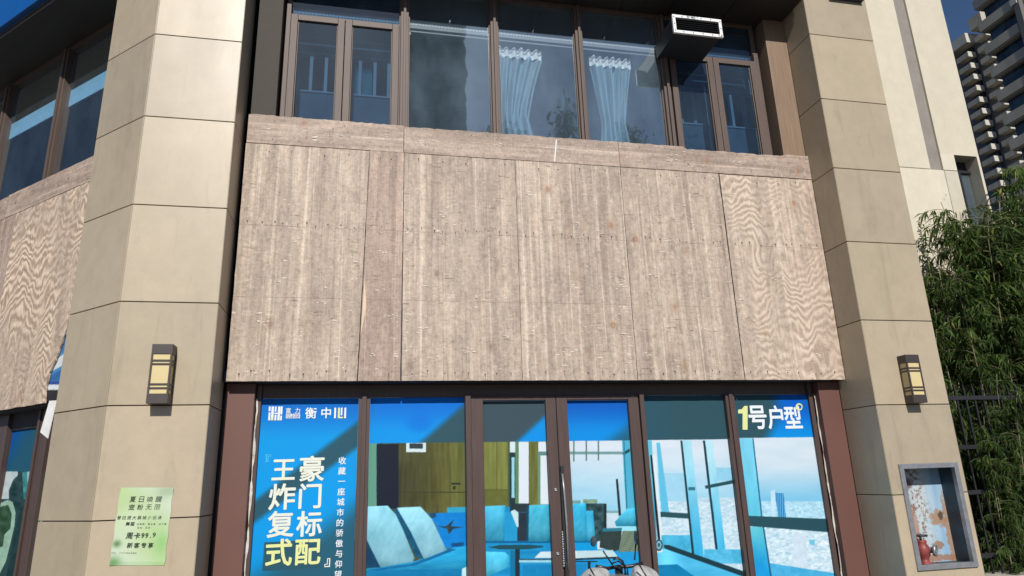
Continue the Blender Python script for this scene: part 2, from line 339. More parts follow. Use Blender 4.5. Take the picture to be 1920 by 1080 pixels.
# ================================================================== the shop building
RX0, RX1 = 6.544, 7.459
LX0, LX1, PF = -.847, -.041, -.416
LJ = [.42, 1.325, 2.239, 3.142, 4.056, 4.957, 5.861, 6.766, 7.67, 8.6]
RJ = [.35, 1.261, 2.172, 3.094, 4.007, 4.919, 5.835, 6.742, 7.65, 8.6]
shop = empty('shop_building', (3.2, 0, 0), 'two-storey shopfront clad in beige panels with boarded middle and bronze windows', 'building')
WA = atan2(-.675, .738)
MW = Matrix.Translation((-1.449, .135, 0)) @ Matrix.Rotation(WA, 4, 'Z')     # frame of the angled wing: +x towards the corner pillar, +y into the building
G = .0045; T = .028
def panels(mb, a, b_, js, hole=None, z0=0):
    """cladding panels on the vertical face a->b (outside is to the right of a->b)"""
    ax, ay = a; bx, by = b_; L = sqrt((bx-ax)**2+(by-ay)**2); ux, uy = (bx-ax)/L, (by-ay)/L; nx, ny = -uy, ux   # inward
    def pan(s0, s1, q0, q1):
        if s1-s0 < .01 or q1-q0 < .01: return
        c = .0022
        def P(s, d, z): return (ax+ux*s+nx*d, ay+uy*s+ny*d, z)
        vs = [P(s0+c,0,q0+c),P(s1-c,0,q0+c),P(s1-c,0,q1-c),P(s0+c,0,q1-c), P(s0,c,q0),P(s1,c,q0),P(s1,c,q1),P(s0,c,q1), P(s0,T,q0),P(s1,T,q0),P(s1,T,q1),P(s0,T,q1)]
        fs = [(0,1,2,3)]+[(i, 4+i, 4+(i+1) % 4, (i+1) % 4) for i in range(4)]+[(4+i, 8+i, 8+(i+1) % 4, 4+(i+1) % 4) for i in range(4)]+[(8,11,10,9)]
        mb.add(vs, fs)
    zs = [z0]+js
    for q0, q1 in zip(zs, zs[1:]):
        q0 += G; q1 -= G; e = .004
        if hole and q0 < hole[3] and q1 > hole[2]:
            h0, h1 = max(q0, hole[2]), min(q1, hole[3])
            S_ = [e, hole[0], hole[1], L-e]; Q_ = sorted({q0, h0, h1, q1}); vs = [(ax+ux*s_, ay+uy*s_, z_) for z_ in Q_ for s_ in S_]; fs = []
            for j in range(len(Q_)-1):
                for i in range(3):
                    if not (i == 1 and Q_[j] >= hole[2]-1e-6 and Q_[j+1] <= hole[3]+1e-6): fs.append((j*4+i, j*4+i+1, j*4+i+5, j*4+i+4))
            mb.add(vs, fs)
            E_ = [(e, q0, e, q1), (L-e, q0, L-e, q1)]
            for qq in (q0, q1): E_ += [(e, qq, hole[0]-.03, qq), (hole[1]+.03, qq, L-e, qq)] if hole[2] < qq < hole[3] else [(e, qq, L-e, qq)]
            for (s0, r0, s1, r1) in E_:
                mb.add([(ax+ux*s0, ay+uy*s0, r0), (ax+ux*s1, ay+uy*s1, r1), (ax+ux*s1+nx*T, ay+uy*s1+ny*T, r1), (ax+ux*s0+nx*T, ay+uy*s0+ny*T, r0)], [(0, 1, 2, 3)])
        else: pan(e, L-e, q0, q1)
# corner pillar (left)
WPX = -1.449, .135
mb = MB(); panels(mb, (LX0, PF), (LX1, PF), LJ); panels(mb, WPX, (LX0, PF), LJ); panels(mb, (LX1, PF), (LX1, .10), LJ)
mb.m = 1; d = .024
mb.slab([(LX0+.012, PF+d), (LX1-d, PF+d), (LX1-d, .098), (LX1-d, .8), (-1.1, .8), (WPX[0]+.03, WPX[1]+.01)], 0, 8.59)
mb.build('corner_pillar', [M_clad, M_joint], shop)
# right pillar with the opening for the hydrant cabinet
HX0, HX1, HZ0, HZ1 = 6.70, 7.36, .565, 1.535
mb = MB(); panels(mb, (RX0, PF), (RX1, PF), RJ, hole=(HX0-RX0, HX1-RX0, HZ0, HZ1)); panels(mb, (RX0, .12), (RX0, PF), RJ); panels(mb, (RX1, PF), (RX1, .46), RJ)
mb.m = 1
for q in [(RX0+d, RX1-d, PF+.27, .45, 0, 8.59), (RX0+d, RX1-d, PF+d, PF+.265, HZ1+.02, 8.59), (RX0+d, RX1-d, PF+d, PF+.265, 0, HZ0-.02), (RX0+d, HX0-.02, PF+d, PF+.265, HZ0-.018, HZ1+.018), (HX1+.02, RX1-d, PF+d, PF+.265, HZ0-.018, HZ1+.018)]: mb.box(*q)
mb.build('side_pillar', [M_clad, M_joint], shop)
# soffit over the recess, with panel joints, and the wall above
mb = MB(); xs = [-.02, 1.1, 2.2, 3.31, 4.30, 4.93, 5.7, 6.53]
for a, c in zip(xs, xs[1:]): mb.box(a+.004, c-.004, PF+.002, .33, 7.25, 7.30)
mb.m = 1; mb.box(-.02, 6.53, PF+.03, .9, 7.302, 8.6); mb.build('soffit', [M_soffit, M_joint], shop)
mb = MB(); mb.box(-1.0, 6.52, PF+.001, PF+.028, 7.305, 8.6); mb.build('fascia', M_clad, shop)
# jamb strips beside the upper window
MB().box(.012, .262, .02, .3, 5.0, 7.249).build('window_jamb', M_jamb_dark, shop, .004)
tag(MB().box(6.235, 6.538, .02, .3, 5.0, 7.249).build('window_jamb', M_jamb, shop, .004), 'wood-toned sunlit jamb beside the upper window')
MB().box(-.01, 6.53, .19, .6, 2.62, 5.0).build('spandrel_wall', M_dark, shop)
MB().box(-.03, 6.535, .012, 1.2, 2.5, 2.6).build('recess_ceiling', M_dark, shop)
# battens that carry the boards
# ------------------------------------------------------------ upper window
WY = .13
up = MB()
up.box(.285, .335, WY, WY+.11, 5.0, 6.80); up.box(6.105, 6.165, WY, WY+.11, 5.0, 6.80); up.box(.335, 6.105, WY+.03, WY+.1, 7.19, 7.248); up.box(.285, .335, WY+.03, WY+.1, 6.80, 7.248); up.box(6.105, 6.165, WY+.03, WY+.1, 6.80, 7.248)
upw = up.build('upper_window', M_bronze, shop, .004)
MUL = [1.60, 2.66, 3.72, 4.83]
for x in MUL:
    m = MB(); m.box(x-.045, x+.045, WY-.01, WY+.12, 5.0, 7.2); m.box(x-.015, x+.015, WY-.045, WY-.009, 5.0, 7.2); m.box(x-.062, x-.0455, WY+.03, WY+.10, 5.0, 7.2); m.box(x+.0455, x+.062, WY+.03, WY+.10, 5.0, 7.2)
    m.build('mullion', M_bronze, upw, .003)
def casement(x0, x1, z0=5.05, z1=6.665, fw=.075, y=WY-.012):
    m = MB(); m.box(x0, x0+fw, y, y+.06, z0, z1); m.box(x1-fw, x1, y, y+.06, z0, z1); m.box(x0+fw, x1-fw, y+.0015, y+.06, z1-fw, z1); m.box(x0+fw, x1-fw, y+.0015, y+.06, z0, z0+fw)
    m.box(x0+fw, x0+fw+.014, y+.022, y+.05, z0+fw, z1-fw); m.box(x1-fw-.014, x1-fw, y+.022, y+.05, z0+fw, z1-fw)
    c = m.build('casement', M_bronze, upw, .004)
    g_ = MB(); t_ = .018; q = [(x0+fw-.004, z0+fw-.004), (x1-fw+.004, z0+fw-.004), (x1-fw+.004, z1-fw+.004), (x0+fw-.004, z1-fw+.004)]    # glass tilted outwards to move the sun glint off the pane
    g_.add([(x_, y+.043+(-t_ if k > 1 else t_)+d_, z_) for d_ in (0, .006) for k, (x_, z_) in enumerate(q)], [(0, 1, 2, 3), (7, 6, 5, 4), (0, 4, 5, 1), (1, 5, 6, 2), (2, 6, 7, 3), (3, 7, 4, 0)]); g_.build('glass_pane', M_glass_c, upw)
for q in [(.338, .925), (.932, 1.535), (4.90, 5.495), (5.502, 6.10)]: casement(*q)
for x0, x1 in [(.335, 1.54), (4.892, 6.105)]:
    MB().box(x0, x1, WY+.02, WY+.05, 6.667, 6.682).build('transom_bar', M_black, upw)
    g_ = MB(); g_.add([(x_, WY+.054+(-.012 if z_ > 7 else .012)+d_, z_) for d_ in (0, .006) for x_, z_ in ((x0, 6.682), (x1, 6.682), (x1, 7.19), (x0, 7.19))], [(0, 1, 2, 3), (7, 6, 5, 4), (0, 4, 5, 1), (1, 5, 6, 2), (2, 6, 7, 3), (3, 7, 4, 0)]); g_.build('glass_pane', M_glass_c, upw)  # transom glass tilted as well, to keep the sun glint out
for x0, x1 in [(1.662, 2.598), (2.722, 3.658), (3.782, 4.768)]:
    MB().box(x0, x1, WY+.055, WY+.063, 5.0, 7.19).build('glass_pane', M_glass, upw)
# room behind the upper window
M_room = plain('room_wall', (.10, .12, .135), .9); M_room2 = plain('room_wall_pale', (.15, .19, .22), .9); M_bars = plain('pale_bars', (.42, .47, .50), .7)
rm = MB(); rm.box(-.01, 6.53, 5.2, 5.3, 3.4, 7.6); rm.box(-.01, .0, .62, 5.2, 3.4, 7.6); rm.box(6.5, 6.53, .62, 5.2, 3.4, 7.6); rm.box(-.01, 6.53, .62, 5.2, 7.46, 7.6); rm.box(-.01, 6.53, .62, 5.2, 3.4, 3.5)
rm.build('upper_room', M_room, shop)
def partition(x0, x1, za, zb, xs, y=.44):
    m = MB(); m.box(x0, x1, y, y+.06, 5.0, za); m.box(x0, x1, y, y+.06, zb, 7.4)
    m.box(x0, x1, y+.5, y+.52, za-.2, zb+.4)
    m.m = 1
    for x in xs: m.box(x-.018, x+.018, y+.002, y+.058, za+.002, zb-.002)
    m.box(x0, x1, y-.012, y+.07, za-.018, za+.002); m.box(x0, x1, y-.012, y+.07, zb-.002, zb+.018)
    m.build('clerestory_partition', [M_room2, M_bars], shop)
zb1 = at(600, 103, .44)[2]; za1 = at(600, 172, .44)[2]
partition(.02, 1.60, za1, zb1, [at(p, 140, .44)[0] for p in (556, 583, 611, 637, 675, 703, 729)])
zb2 = at(1340, 172, .44)[2]; za2 = at(1340, 235, .44)[2]
partition(4.85, 6.49, za2, zb2, [at(p, 205, .44)[0] for p in (1278, 1302, 1327, 1373, 1397, 1419)])
# ------------------------------------------------------------ shopfront below the boards
SY = .20
sh = MB()
zt = 2.50
sh.box(.245, .29, SY, SY+.12, 0, zt); sh.box(6.20, 6.25, SY, SY+.12, 0, zt); sh.box(.29, 6.20, SY+.04, SY+.12, 2.37, zt)
shw = sh.build('shop_window', M_bronze_low, shop, .004)
MB().box(-.018, .240, .115, .4, 0, 2.498).build('brown_panel', M_panel_brown, shop, .004)
MB().box(6.275, 6.538, .115, .4, 0, 2.498).build('brown_panel', M_panel_brown, shop, .004)
def mx(pxt, pxb, Y=SY): return (at(pxt, 752, Y)[0]+at(pxb, 1078, Y)[0])/2
PX = [(482.5, 464), (672, 664.5), (693, 686.5), (872.5, 873), (905, 909.5), (1021, 1035), (1062, 1077.5), (1173, 1203), (1203, 1230), (1356, 1395), (1370, 1416), (1517, 1565)]
PXX = [mx(*q, SY+.035) for q in PX]
for i, j in [(1, 2), (9, 10)]:
    x0, x1 = PXX[i], PXX[j]; m = MB(); m.box(x0, x1, SY-.02, SY+.11, 0, 2.372); m.box(x0+(x1-x0)*.3, x1-(x1-x0)*.3, SY-.045, SY-.0195, 0, 2.371); m.build('mullion', M_bronze_low, shw, .004)
for xa, xb in [(PXX[3], PXX[3]+.055), (PXX[8]-.05, PXX[8])]:
    MB().box(xa, xb, SY-.045, SY+.11, 0, 2.372).build('door_post', M_bronze_low, shw, .004)
def leaf(x0, g0, g1, x1):
    m = MB(); m.box(x0, g0, SY-.012, SY+.05, .02, 2.368); m.box(g1, x1, SY-.012, SY+.05, .02, 2.368); m.box(g0, g1, SY-.0105, SY+.05, 2.325, 2.368); m.box(g0, g1, SY-.0105, SY+.05, .02, .2)
    return m.build('door_leaf', M_bronze_low, shw, .004)
xm = mx(1043, 1057)
ld = leaf(PXX[3]+.06, PXX[4], PXX[5], xm-.004); rd = leaf(xm+.004, PXX[6], PXX[7], PXX[8]-.055)
for i, j in [(0, 1), (2, 3), (4, 5), (6, 7), (8, 9), (10, 11)]:
    MB().box(PXX[i]-.005, PXX[j]+.005, SY+.04, SY+.048, .2 if 4 <= i <= 7 else .05, 2.37).build('glass_pane', M_glass_s, shw)
# pull handle, lock and hinges on the doors
hx = at(1061, 1000, SY-.06)[0]
m = MB(); m.box(hx-.02, hx+.02, SY-.03, SY-.0125, .60, 1.60); m.box(hx-.016, hx+.016, SY-.05, SY-.03, 1.52, 1.66); m.box(hx-.016, hx+.016, SY-.05, SY-.03, .60, .74)
hd = m.build('door_handle', M_black, rd, .004)
MB().tube([(hx-.002, SY-.05, 1.58), (hx+.004, SY-.062, 1.4), (hx+.012, SY-.064, 1.1), (hx+.012, SY-.05, .66)], .010).build('grip', M_steel, hd)
m = MB()
for k in range(15):
    z = 1.02-k*.022; m._lathe(Vector((hx-.03+.004*(k % 2), SY-.03, z)), Vector((1, .4*(-1)**k, 0)), [(-.006, .011), (-.003, .013), (.003, .013), (.006, .011)], 8)
tag(m.build('chain', M_steel), 'steel chain hanging beside the pull handle of the glass door', 'chain')
for px, py in [(1042, 918), (1046, 1038)]:
    p = at(px, py, SY-.013); MB()._lathe(Vector((p[0], SY-.0121, p[2])), Vector((0, -1, 0)), [(0, .0), (0, .016), (.006, .016), (.008, .007), (.004, .006), (.004, .0)], 14).build('lock', M_steel, ld)
# sealant strips at both ends of the shopfront (torn silicone)
b = NB('dried_sealant'); b.base(b.ramp(b.noise(b.coord((1, 1, 1)), 7, 5), [(.35, (.28, .24, .2)), (.6, (.62, .58, .52))]), .8); M_seal = b.m
for x0, side in [(.246, 1), (6.262, -1)]:
    pts = []; n = 40
    for k in range(n+1): pts.append((x0+random.uniform(-.004, .004)+.006*sin(k*.7), 2.36-2.3*k/n))
    for k in reversed(range(n+1)): pts.append((x0+.016+random.uniform(-.004, .004)+.006*sin(k*.9), 2.36-2.3*k/n))
    MB().prism(pts, SY-.008, SY-.002).build('sealant_strip', M_seal, shw)
# ================================================================== plywood boards
def sheet(name, outline, y0, y1, mat, label, nails=(), group=None, M=None, mats=None, splin=()):
    m = MB(M); m.prism(outline, y0, y1); m.m = 1
    for x, z, r, l in nails:
        m.box(x-r, x+r, y0-.0015, y0+.002, z-r, z+r)
        if l: m.add([(x-r*.5, y0-.0008, z-r), (x+r*.5, y0-.0008, z-r), (x+r*.15, y0-.0008, z-r-l), (x-r*.15, y0-.0008, z-r-l)], [(0, 3, 2, 1)])
    for x, z, L_, h_, k in splin:
        m.m = k; u = random.uniform(.25, .75); e_ = random.uniform(.001, .005); dz = random.uniform(-.15, .15)*L_
        m.add([(x, y0-.0006, z), (x+L_*u, y0-e_, z-h_*.5+dz*u), (x+L_, y0-.0006, z+dz), (x+L_*u, y0-.0006, z+h_*.5+dz*u)], [(0, 1, 2), (0, 2, 3)] if k == 2 else [(0, 1, 2, 3)])
    o = m.build(name, [mat, M_nail, M_sliver, M_crack]); tag(o, label, 'plywood', group); return o
M_sliver = plain('pale_wood_sliver', (.72, .64, .55), .7)
def splinters(x0, x1, z0, z1, n, seams=()):
    out = []
    def cl(cx, cz, k, wd):
        for _ in range(k):
            L_ = random.uniform(.02, wd); x = min(max(cx+random.gauss(0, .03), x0+.01), x1-L_-.005); z = cz+random.gauss(0, .018); h_ = random.uniform(.004, .011)
            out.append((x, z, L_, h_, 2)); 
            if random.random() < .3: out.append((x+random.uniform(-.01, .01), z-h_*.8, L_*random.uniform(.5, .9), random.uniform(.0015, .0035), 3))
    for _ in range(n): cl(random.uniform(x0+.05, x1-.08), random.uniform(z0+.05, z1-.05), random.choice([1, 1, 2, 3, 5]), random.choice([.04, .06, .09]))
    for sx, za, zb_, k in seams:
        for _ in range(k): cl(sx, random.uniform(za, zb_), random.choice([1, 2, 4]), .075)
    return out
def edge(p, q, n, j):
    return [(p[0]+(q[0]-p[0])*k/n+(random.uniform(-j, j) if k else 0), p[1]+(q[1]-p[1])*k/n+(random.uniform(-j, j) if k else 0)) for k in range(n)]
def outline(bl, br_, tr, tl, j=.002, jt=None):
    jt = jt if jt is not None else j
    return edge(bl, br_, 24, j)+edge(br_, tr, 40, j)+edge(tr, tl, 24, jt)+edge(tl, bl, 40, j)
def nails(x0, x1, dens=1.):
    out = []
    for z, n in [(4.085, 9), (2.58, 7), (4.88, 4)]:
        k = max(2, int(n*(x1-x0)*dens))
        for i in range(k):
            out.append((x0+.04+(x1-x0-.08)*(i+random.uniform(.2, .8))/k, z+random.uniform(-.02, .02), random.uniform(.004, .0075), random.choice([0, .015, .03, .05])))
    return out
g = 'plywood boards over the shop fascia'
SH = [(0., .0, 1.180, 1.242, 4.949, M_ply, 'pale plywood sheet at the left end of the boarding, above the blue text poster'),
      (1.192, 1.246, 1.594, 1.603, 4.955, M_ply_pink, 'narrow reddish plywood strip, upright between two wide sheets'),
      (1.607, 1.609, 2.815, 2.822, 4.950, M_ply, 'plywood sheet just right of the narrow reddish upright strip'),
      (2.819, 2.826, 4.056, 4.056, 4.951, M_ply, 'plywood sheet in the middle of the boarding, above the double doors'),
      (4.062, 4.062, 5.293, 5.290, 4.949, M_ply, 'plywood sheet between the middle sheet and the wavy-grained one'),
      (5.303, 5.306, 6.537, 6.537, 4.945, M_ply_fig, 'wavy-grained plywood sheet at the right end beside the pillar')]
for b0, t0, b1, t1, zt_, mt, lb in SH:
    nl = nails(b0, b1); nl = [q for q in nl if q[0] < b1-.02]
    if mt is M_ply_pink: nl = [q for q in nl if q[0] > 1.27]
    sm_ = []
    if b0 > 1.61 and b0 < 4: sm_ = [(b1-.09, 2.55, 4.6, 16)]
    if b0 < .1: sm_ = [(b1-.07, 2.6, 4.2, 9)]
    if 1.6 < b0 < 2: sm_ += [(b0+.02, 2.55, 4.1, 14)]
    if 1.1 < b0 < 1.3: sm_ = [(b1-.08, 2.6, 3.6, 6)]
    if b0 > 5: sm_ = [(b0+.03, 2.7, 4.2, 6)]
    sheet('plywood_sheet', outline((b0, 2.5), (b1, 2.5), (t1, zt_), (t0, zt_), .0015), -.018, random.uniform(-.002, .002), mt, lb, nl, g, splin=splinters(b0+.01, b1-.01, 2.5, zt_, int(26*(b1-b0)), sm_))
ST = [(.004, 1.596, 5.285, 5.278, 'weathered plywood strip under the left casement windows, topping the boards'),
      (1.603, 4.057, 5.268, 5.272, 'long plywood strip under the fixed middle panes, with a white scratch'),
      (4.062, 6.54, 5.275, 5.268, 'plywood strip with chipped top edge under the right casement windows')]
for k, (x0, x1, zl_, zr_, lb) in enumerate(ST):
    top = []
    n = 46
    for i in range(n+1):
        f = i/n; x = x1+(x0-x1)*f; z = zr_+(zl_-zr_)*f+random.uniform(-.006, .004)
        if k == 2 and 4.9 < x < 6.2: z -= .022+random.uniform(0, .008)
        top.append((x, z))
    o = [(x0, 4.957), (x1, 4.957)]+top
    s_ = sheet('plywood_strip', o, -.020, -.001, M_ply_strip, lb, [(x0+.05+(x1-x0-.1)*random.random(), random.choice([5.01, 5.22]), .005, 0) for _ in range(7)], 'plywood strips along the top of the boards', splin=splinters(x0+.02, x1-.02, 4.97, 5.24, 12))
    if k == 1:
        p = at(1043, 262, -.0205); q = at(1040, 303, -.0205)
        MB().prism([(p[0]-.006, p[2]), (p[0]+.007, p[2]), (q[0]+.004, q[2]), (q[0]-.007, q[2])], -.0225, -.0202).build('scratch', M_txt_white, s_)
# split fresh-wood splinters at seams
sp = MB()
for (px0, py0, px1, py1, wd) in [(684, 515, 676, 632, .014)]:
    p = at(px0, py0, -.0195); q = at(px1, py1, -.0195); 
    sp.add([(p[0], -.0195, p[2]), (p[0]-wd*.3, -.0205, (p[2]*2+q[2])/3), (q[0], -.0195, q[2]), (p[0]+wd*1.6, -.0225, (p[2]+q[2])/2-.02)], [(0, 1, 2), (0, 2, 3)])
tag(sp.build('wood_splinter', M_split), 'orange splinter peeling from the edge of the narrow plywood strip', 'splinter')
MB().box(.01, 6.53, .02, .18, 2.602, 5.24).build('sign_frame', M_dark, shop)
# ================================================================== printed films on the shop windows
FY = SY+.037
zb = [.06]*6; zT = 2.366
t_cream, blue = (45, 84, 92), (0, 146, 226)
def smooth(x): x = np.clip(x, 0, 1); return x*x*(3-2*x)
def lineside(px, py, x0, y0, x1, y1):                  # signed distance, positive below/right
    L = sqrt((x1-x0)**2+(y1-y0)**2); return ((x1-x0)*(py-y0)-(y1-y0)*(px-x0))/L
def p1(px, py, L):
    base = np.zeros((px.size, 3)); b1 = np.array([0, 112, 205.]); b2 = np.array([0, 152, 228.])
    t = smooth((py-760)/70)[:, None]; col = b1*(1-t)+b2*t
    lo = smooth((py-980)/160)[:, None]; col = col*(1-.25*lo)+np.array([10, 110, 160.])*.25*lo
    d1 = lineside(px, py, 470, 945, 672, 790); d2 = lineside(px, py, 470, 985, 672, 838)
    band = smooth(d1/14+.5)*smooth(-d2/14+.5); d3 = lineside(px, py, 560, 1010, 680, 925); tri = smooth(d3/60+.3)
    box = inpoly(px, py, Z(400, 690, 2.77, [(265, 905), (562, 890), (556, 1040), (254, 1056)])).astype(float)
    m = np.clip(np.maximum(np.maximum(band*.95, tri*.85), box*.95), 0, 1)[:, None]
    return col*(1-m)+np.array([42, 82, 96.])*m
WD = (84, 86, 52)
def wood(px, py):
    g = fbm(px, py, 5, 60, 3)*34+fbm(px, py, 40, 40, 9)*26; t = smooth((px-740)/130); 
    return np.stack([66+t*30+g, 68+t*28+g, 42+t*6+g*.7], 1)
def woodl(px, py):
    g = fbm(px, py, 5, 50, 5)*36+fbm(px, py, 40, 50, 2)*16; return np.stack([116+g, 122+g, 62+g*.7], 1)
A = lambda *p: Z(670, 720, 3, p)
Bz = lambda *p: Z(1020, 720, 3, p)
Cz = lambda *p: Z(1300, 690, 2.77, p)
def vg(c0, c1, y0=830, y1=1060):
    def fn(px, py): t = smooth((py-y0)/(y1-y0))[:, None]; return np.array(c0, float)*(1-t)+np.array(c1, float)*t+fbm(px, py, 12, 40, 30)[:, None]*26
    return fn
def rect(f, x0, y0, x1, y1): return f((x0, y0), (x1, y0), (x1, y1), (x0, y1))
def cush(c, k=.22):
    def fn(px, py):
        g = fbm(px, py, 26, 40, 7)*44+fbm(px+py*.5, py, 5, 16, 21)*20; t = smooth((px-px.min())/(np.ptp(px)+1)); g = g-22*np.exp(-((px-px.max())/5)**2)+10*np.exp(-((py-py.min())/5)**2)-26*np.exp(-((py-py.max())/9)**2); u = smooth((py-py.min())/(np.ptp(py)+1))
        f = (1.04-k*.9*u)[:, None]; return np.array(c)*f+g[:, None]
    return fn
def head(px, py, tealx, blend, right=True):
    t = smooth((px-tealx)/blend)[:, None] if right else smooth((tealx-px)/blend)[:, None]
    u = smooth((py-755)/60)[:, None]; bl = np.array([0, 105, 205.])*(1-u)+np.array([0, 146, 228.])*u
    return bl*(1-t)+np.array([44, 82, 92.])*t
HB = lambda px: 831.5-(px-690)*.0118
def p2(px, py, L):
    d = lineside(px, py, 786, 832, 872, 757); col = head(px, py, 0, 1, False)*0
    u = smooth((py-755)/60)[:, None]; bl = np.array([0, 112, 212.])*(1-u)+np.array([0, 146, 228.])*u
    blob = np.exp(-(((px-787)/24)**2+((py-793)/18)**2)**2)[:, None]; bl = bl*(1-.55*blob)+np.array([0, 108, 212.])*.55*blob
    m = smooth(d/16+.5)[:, None]; col = bl*(1-m)+np.array([46, 82, 94.])*m
    below = py > HB(px)
    img = layers(px, py, (82, 86, 52), [
        (rect(A, -60, 300, 900, 1600), wood), (rect(A, -60, 330, 112, 690), (95, 152, 132)), (rect(A, 108, 338, 232, 700), (20, 30, 46)),
        (rect(A, 528, 330, 566, 700), lambda x, y: woodl(x, y)*.86), (rect(A, 566, 330, 900, 720), lambda x, y: woodl(x, y)*.8), (rect(A, 232, 606, 700, 612), (58, 60, 36)), (rect(A, 275, 330, 386, 383), (205, 225, 232)), (rect(A, 293, 334, 369, 364), (48, 62, 66)),
        (rect(A, 530, 556, 580, 566), (34, 38, 34)), (rect(A, 538, 575, 552, 592), (34, 38, 34)),
        (A((505, 695), (700, 688), (700, 760), (505, 760)), (45, 160, 200), 5), (A((395, 728), (700, 718), (700, 912), (490, 925), (440, 790)), (2, 126, 208), 5),
        (A((450, 800), (500, 800), (545, 760), (525, 800), (600, 805), (540, 815), (515, 845), (505, 815)), (40, 62, 70), 12), (A((400, 730), (440, 722), (445, 745), (415, 760)), (30, 80, 110), 12), (A((525, 895), (600, 890), (600, 912), (530, 916)), (10, 80, 130), 18),
        (A((40, 1040), (330, 995), (500, 930), (640, 905), (640, 1500), (40, 1500)), lambda x, y: np.array([34, 160, 212.])*(1.06-.22*smooth((y-1030)/50))[:, None]+fbm(x, y, 40, 9, 17)[:, None]*44),
        (A((40, 1046), (588, 1040), (588, 1600), (40, 1600)), lambda x, y: np.array([10, 120, 172.])+fbm(x, y, 30, 12, 4)[:, None]*30), (A((588, 1040), (640, 1015), (640, 1600), (588, 1600)), (190, 228, 236), 4),
        (A((300, 1012), (520, 925), (560, 930), (330, 1020), (120, 1050), (60, 1046)), (8, 104, 158), 8), (A((40, 850), (130, 1032), (40, 1036)), (10, 62, 96), 6), (A((40, 690), (170, 685), (225, 742), (322, 980), (310, 1000), (130, 1032), (40, 850)), cush((140, 206, 226)), 4),
        (A((200, 700), (262, 720), (372, 985), (330, 975)), (14, 80, 112), 10), (A((222, 696), (355, 690), (420, 760), (502, 935), (375, 985), (300, 830)), cush((146, 210, 230)), 4)])
    return np.where(below[:, None], img, col)
def p3(px, py, L):
    d = lineside(px, py, 968, 830, 1024, 778); m = smooth(d/14+.5)[:, None]; col = np.array([58, 78, 88.])*(1-m)+np.array([0, 142, 226.])*m
    below = py > HB(px)
    img = layers(px, py, (126, 132, 60), [
        (rect(A, 600, 300, 1200, 1700), woodl), (rect(A, 782, 325, 787, 690), (90, 92, 42)), (rect(A, 700, 592, 850, 597), (84, 88, 42)), (rect(A, 700, 597, 848, 720), (98, 104, 50), 5), (rect(A, 846, 325, 858, 720), (70, 90, 60)),
        (rect(A, 858, 325, 888, 385), (205, 225, 232)), (rect(A, 856, 385, 890, 672), (30, 52, 60)), (rect(A, 868, 412, 884, 640), (150, 205, 222)), (rect(A, 888, 325, 912, 672), (92, 130, 92)), (rect(A, 908, 325, 966, 672), (212, 224, 234)), (rect(A, 964, 325, 1018, 676), lambda x, y: woodl(x, y)*.86), (rect(A, 1018, 325, 1200, 676), (214, 226, 236)), (rect(A, 1014, 380, 1200, 402), (92, 134, 132)), (rect(A, 1014, 400, 1030, 676), (100, 140, 110)),
        (rect(A, 690, 690, 1200, 1700), lambda x, y: np.array([22, 140, 196.])+fbm(x, y, 40, 9, 17)[:, None]*40), (rect(A, 858, 672, 970, 720), (38, 52, 60), 6), (rect(A, 900, 722, 968, 898), (36, 50, 60), 5), (rect(A, 828, 722, 896, 895), (30, 150, 202), 5), (A((862, 716), (885, 706), (906, 724), (906, 808), (896, 800)), (190, 220, 228)),
        (A((640, 690), (832, 683), (824, 902), (640, 885)), cush((68, 178, 216)), 5), (A((952, 690), (966, 682), (966, 892), (950, 894)), (14, 70, 96)), (A((640, 884), (1200, 880), (1200, 897), (640, 900)), (10, 96, 146), 6), (A((966, 682), (1200, 672), (1200, 882), (962, 886)), cush((72, 182, 214)), 5), (rect(A, 640, 895, 1200, 940), (20, 142, 200), 4),
        (A((735, 918), (800, 906), (960, 904), (1046, 910), (1046, 918), (960, 930), (800, 930)), (26, 74, 86)), (A((640, 940), (830, 946), (854, 970), (848, 1030), (720, 1090), (640, 1090)), cush((78, 196, 234)), 4), (rect(A, 640, 1082, 850, 1600), (60, 160, 200)), (rect(A, 860, 935, 888, 1600), (10, 112, 160)),
        (rect(A, 888, 930, 914, 1600), (26, 46, 56)), (A((996, 978), (1030, 944), (1200, 938), (1200, 978)), (205, 224, 232)), (rect(A, 910, 984, 1200, 990), (30, 50, 58)), (rect(A, 910, 990, 1200, 1004), (150, 205, 222)), (rect(A, 930, 1018, 1200, 1700), (14, 128, 184), 5)])
    return np.where(below[:, None], img, col)
def skyc(px, py):
    u = smooth((py-830)/130)[:, None]; return np.array([206, 220, 232.])*(1-u)+np.array([150, 205, 230.])*u+fbm(px, py, 60, 18, 6)[:, None]*np.array([24, 14, 8.])
def city(px, py): return np.array([190, 216, 230.])+(fbm(px, py, 5, 2.2, 8, 3)*74+fbm(px, py, 40, 12, 11)*20)[:, None]*np.array([1.2, .8, .6])
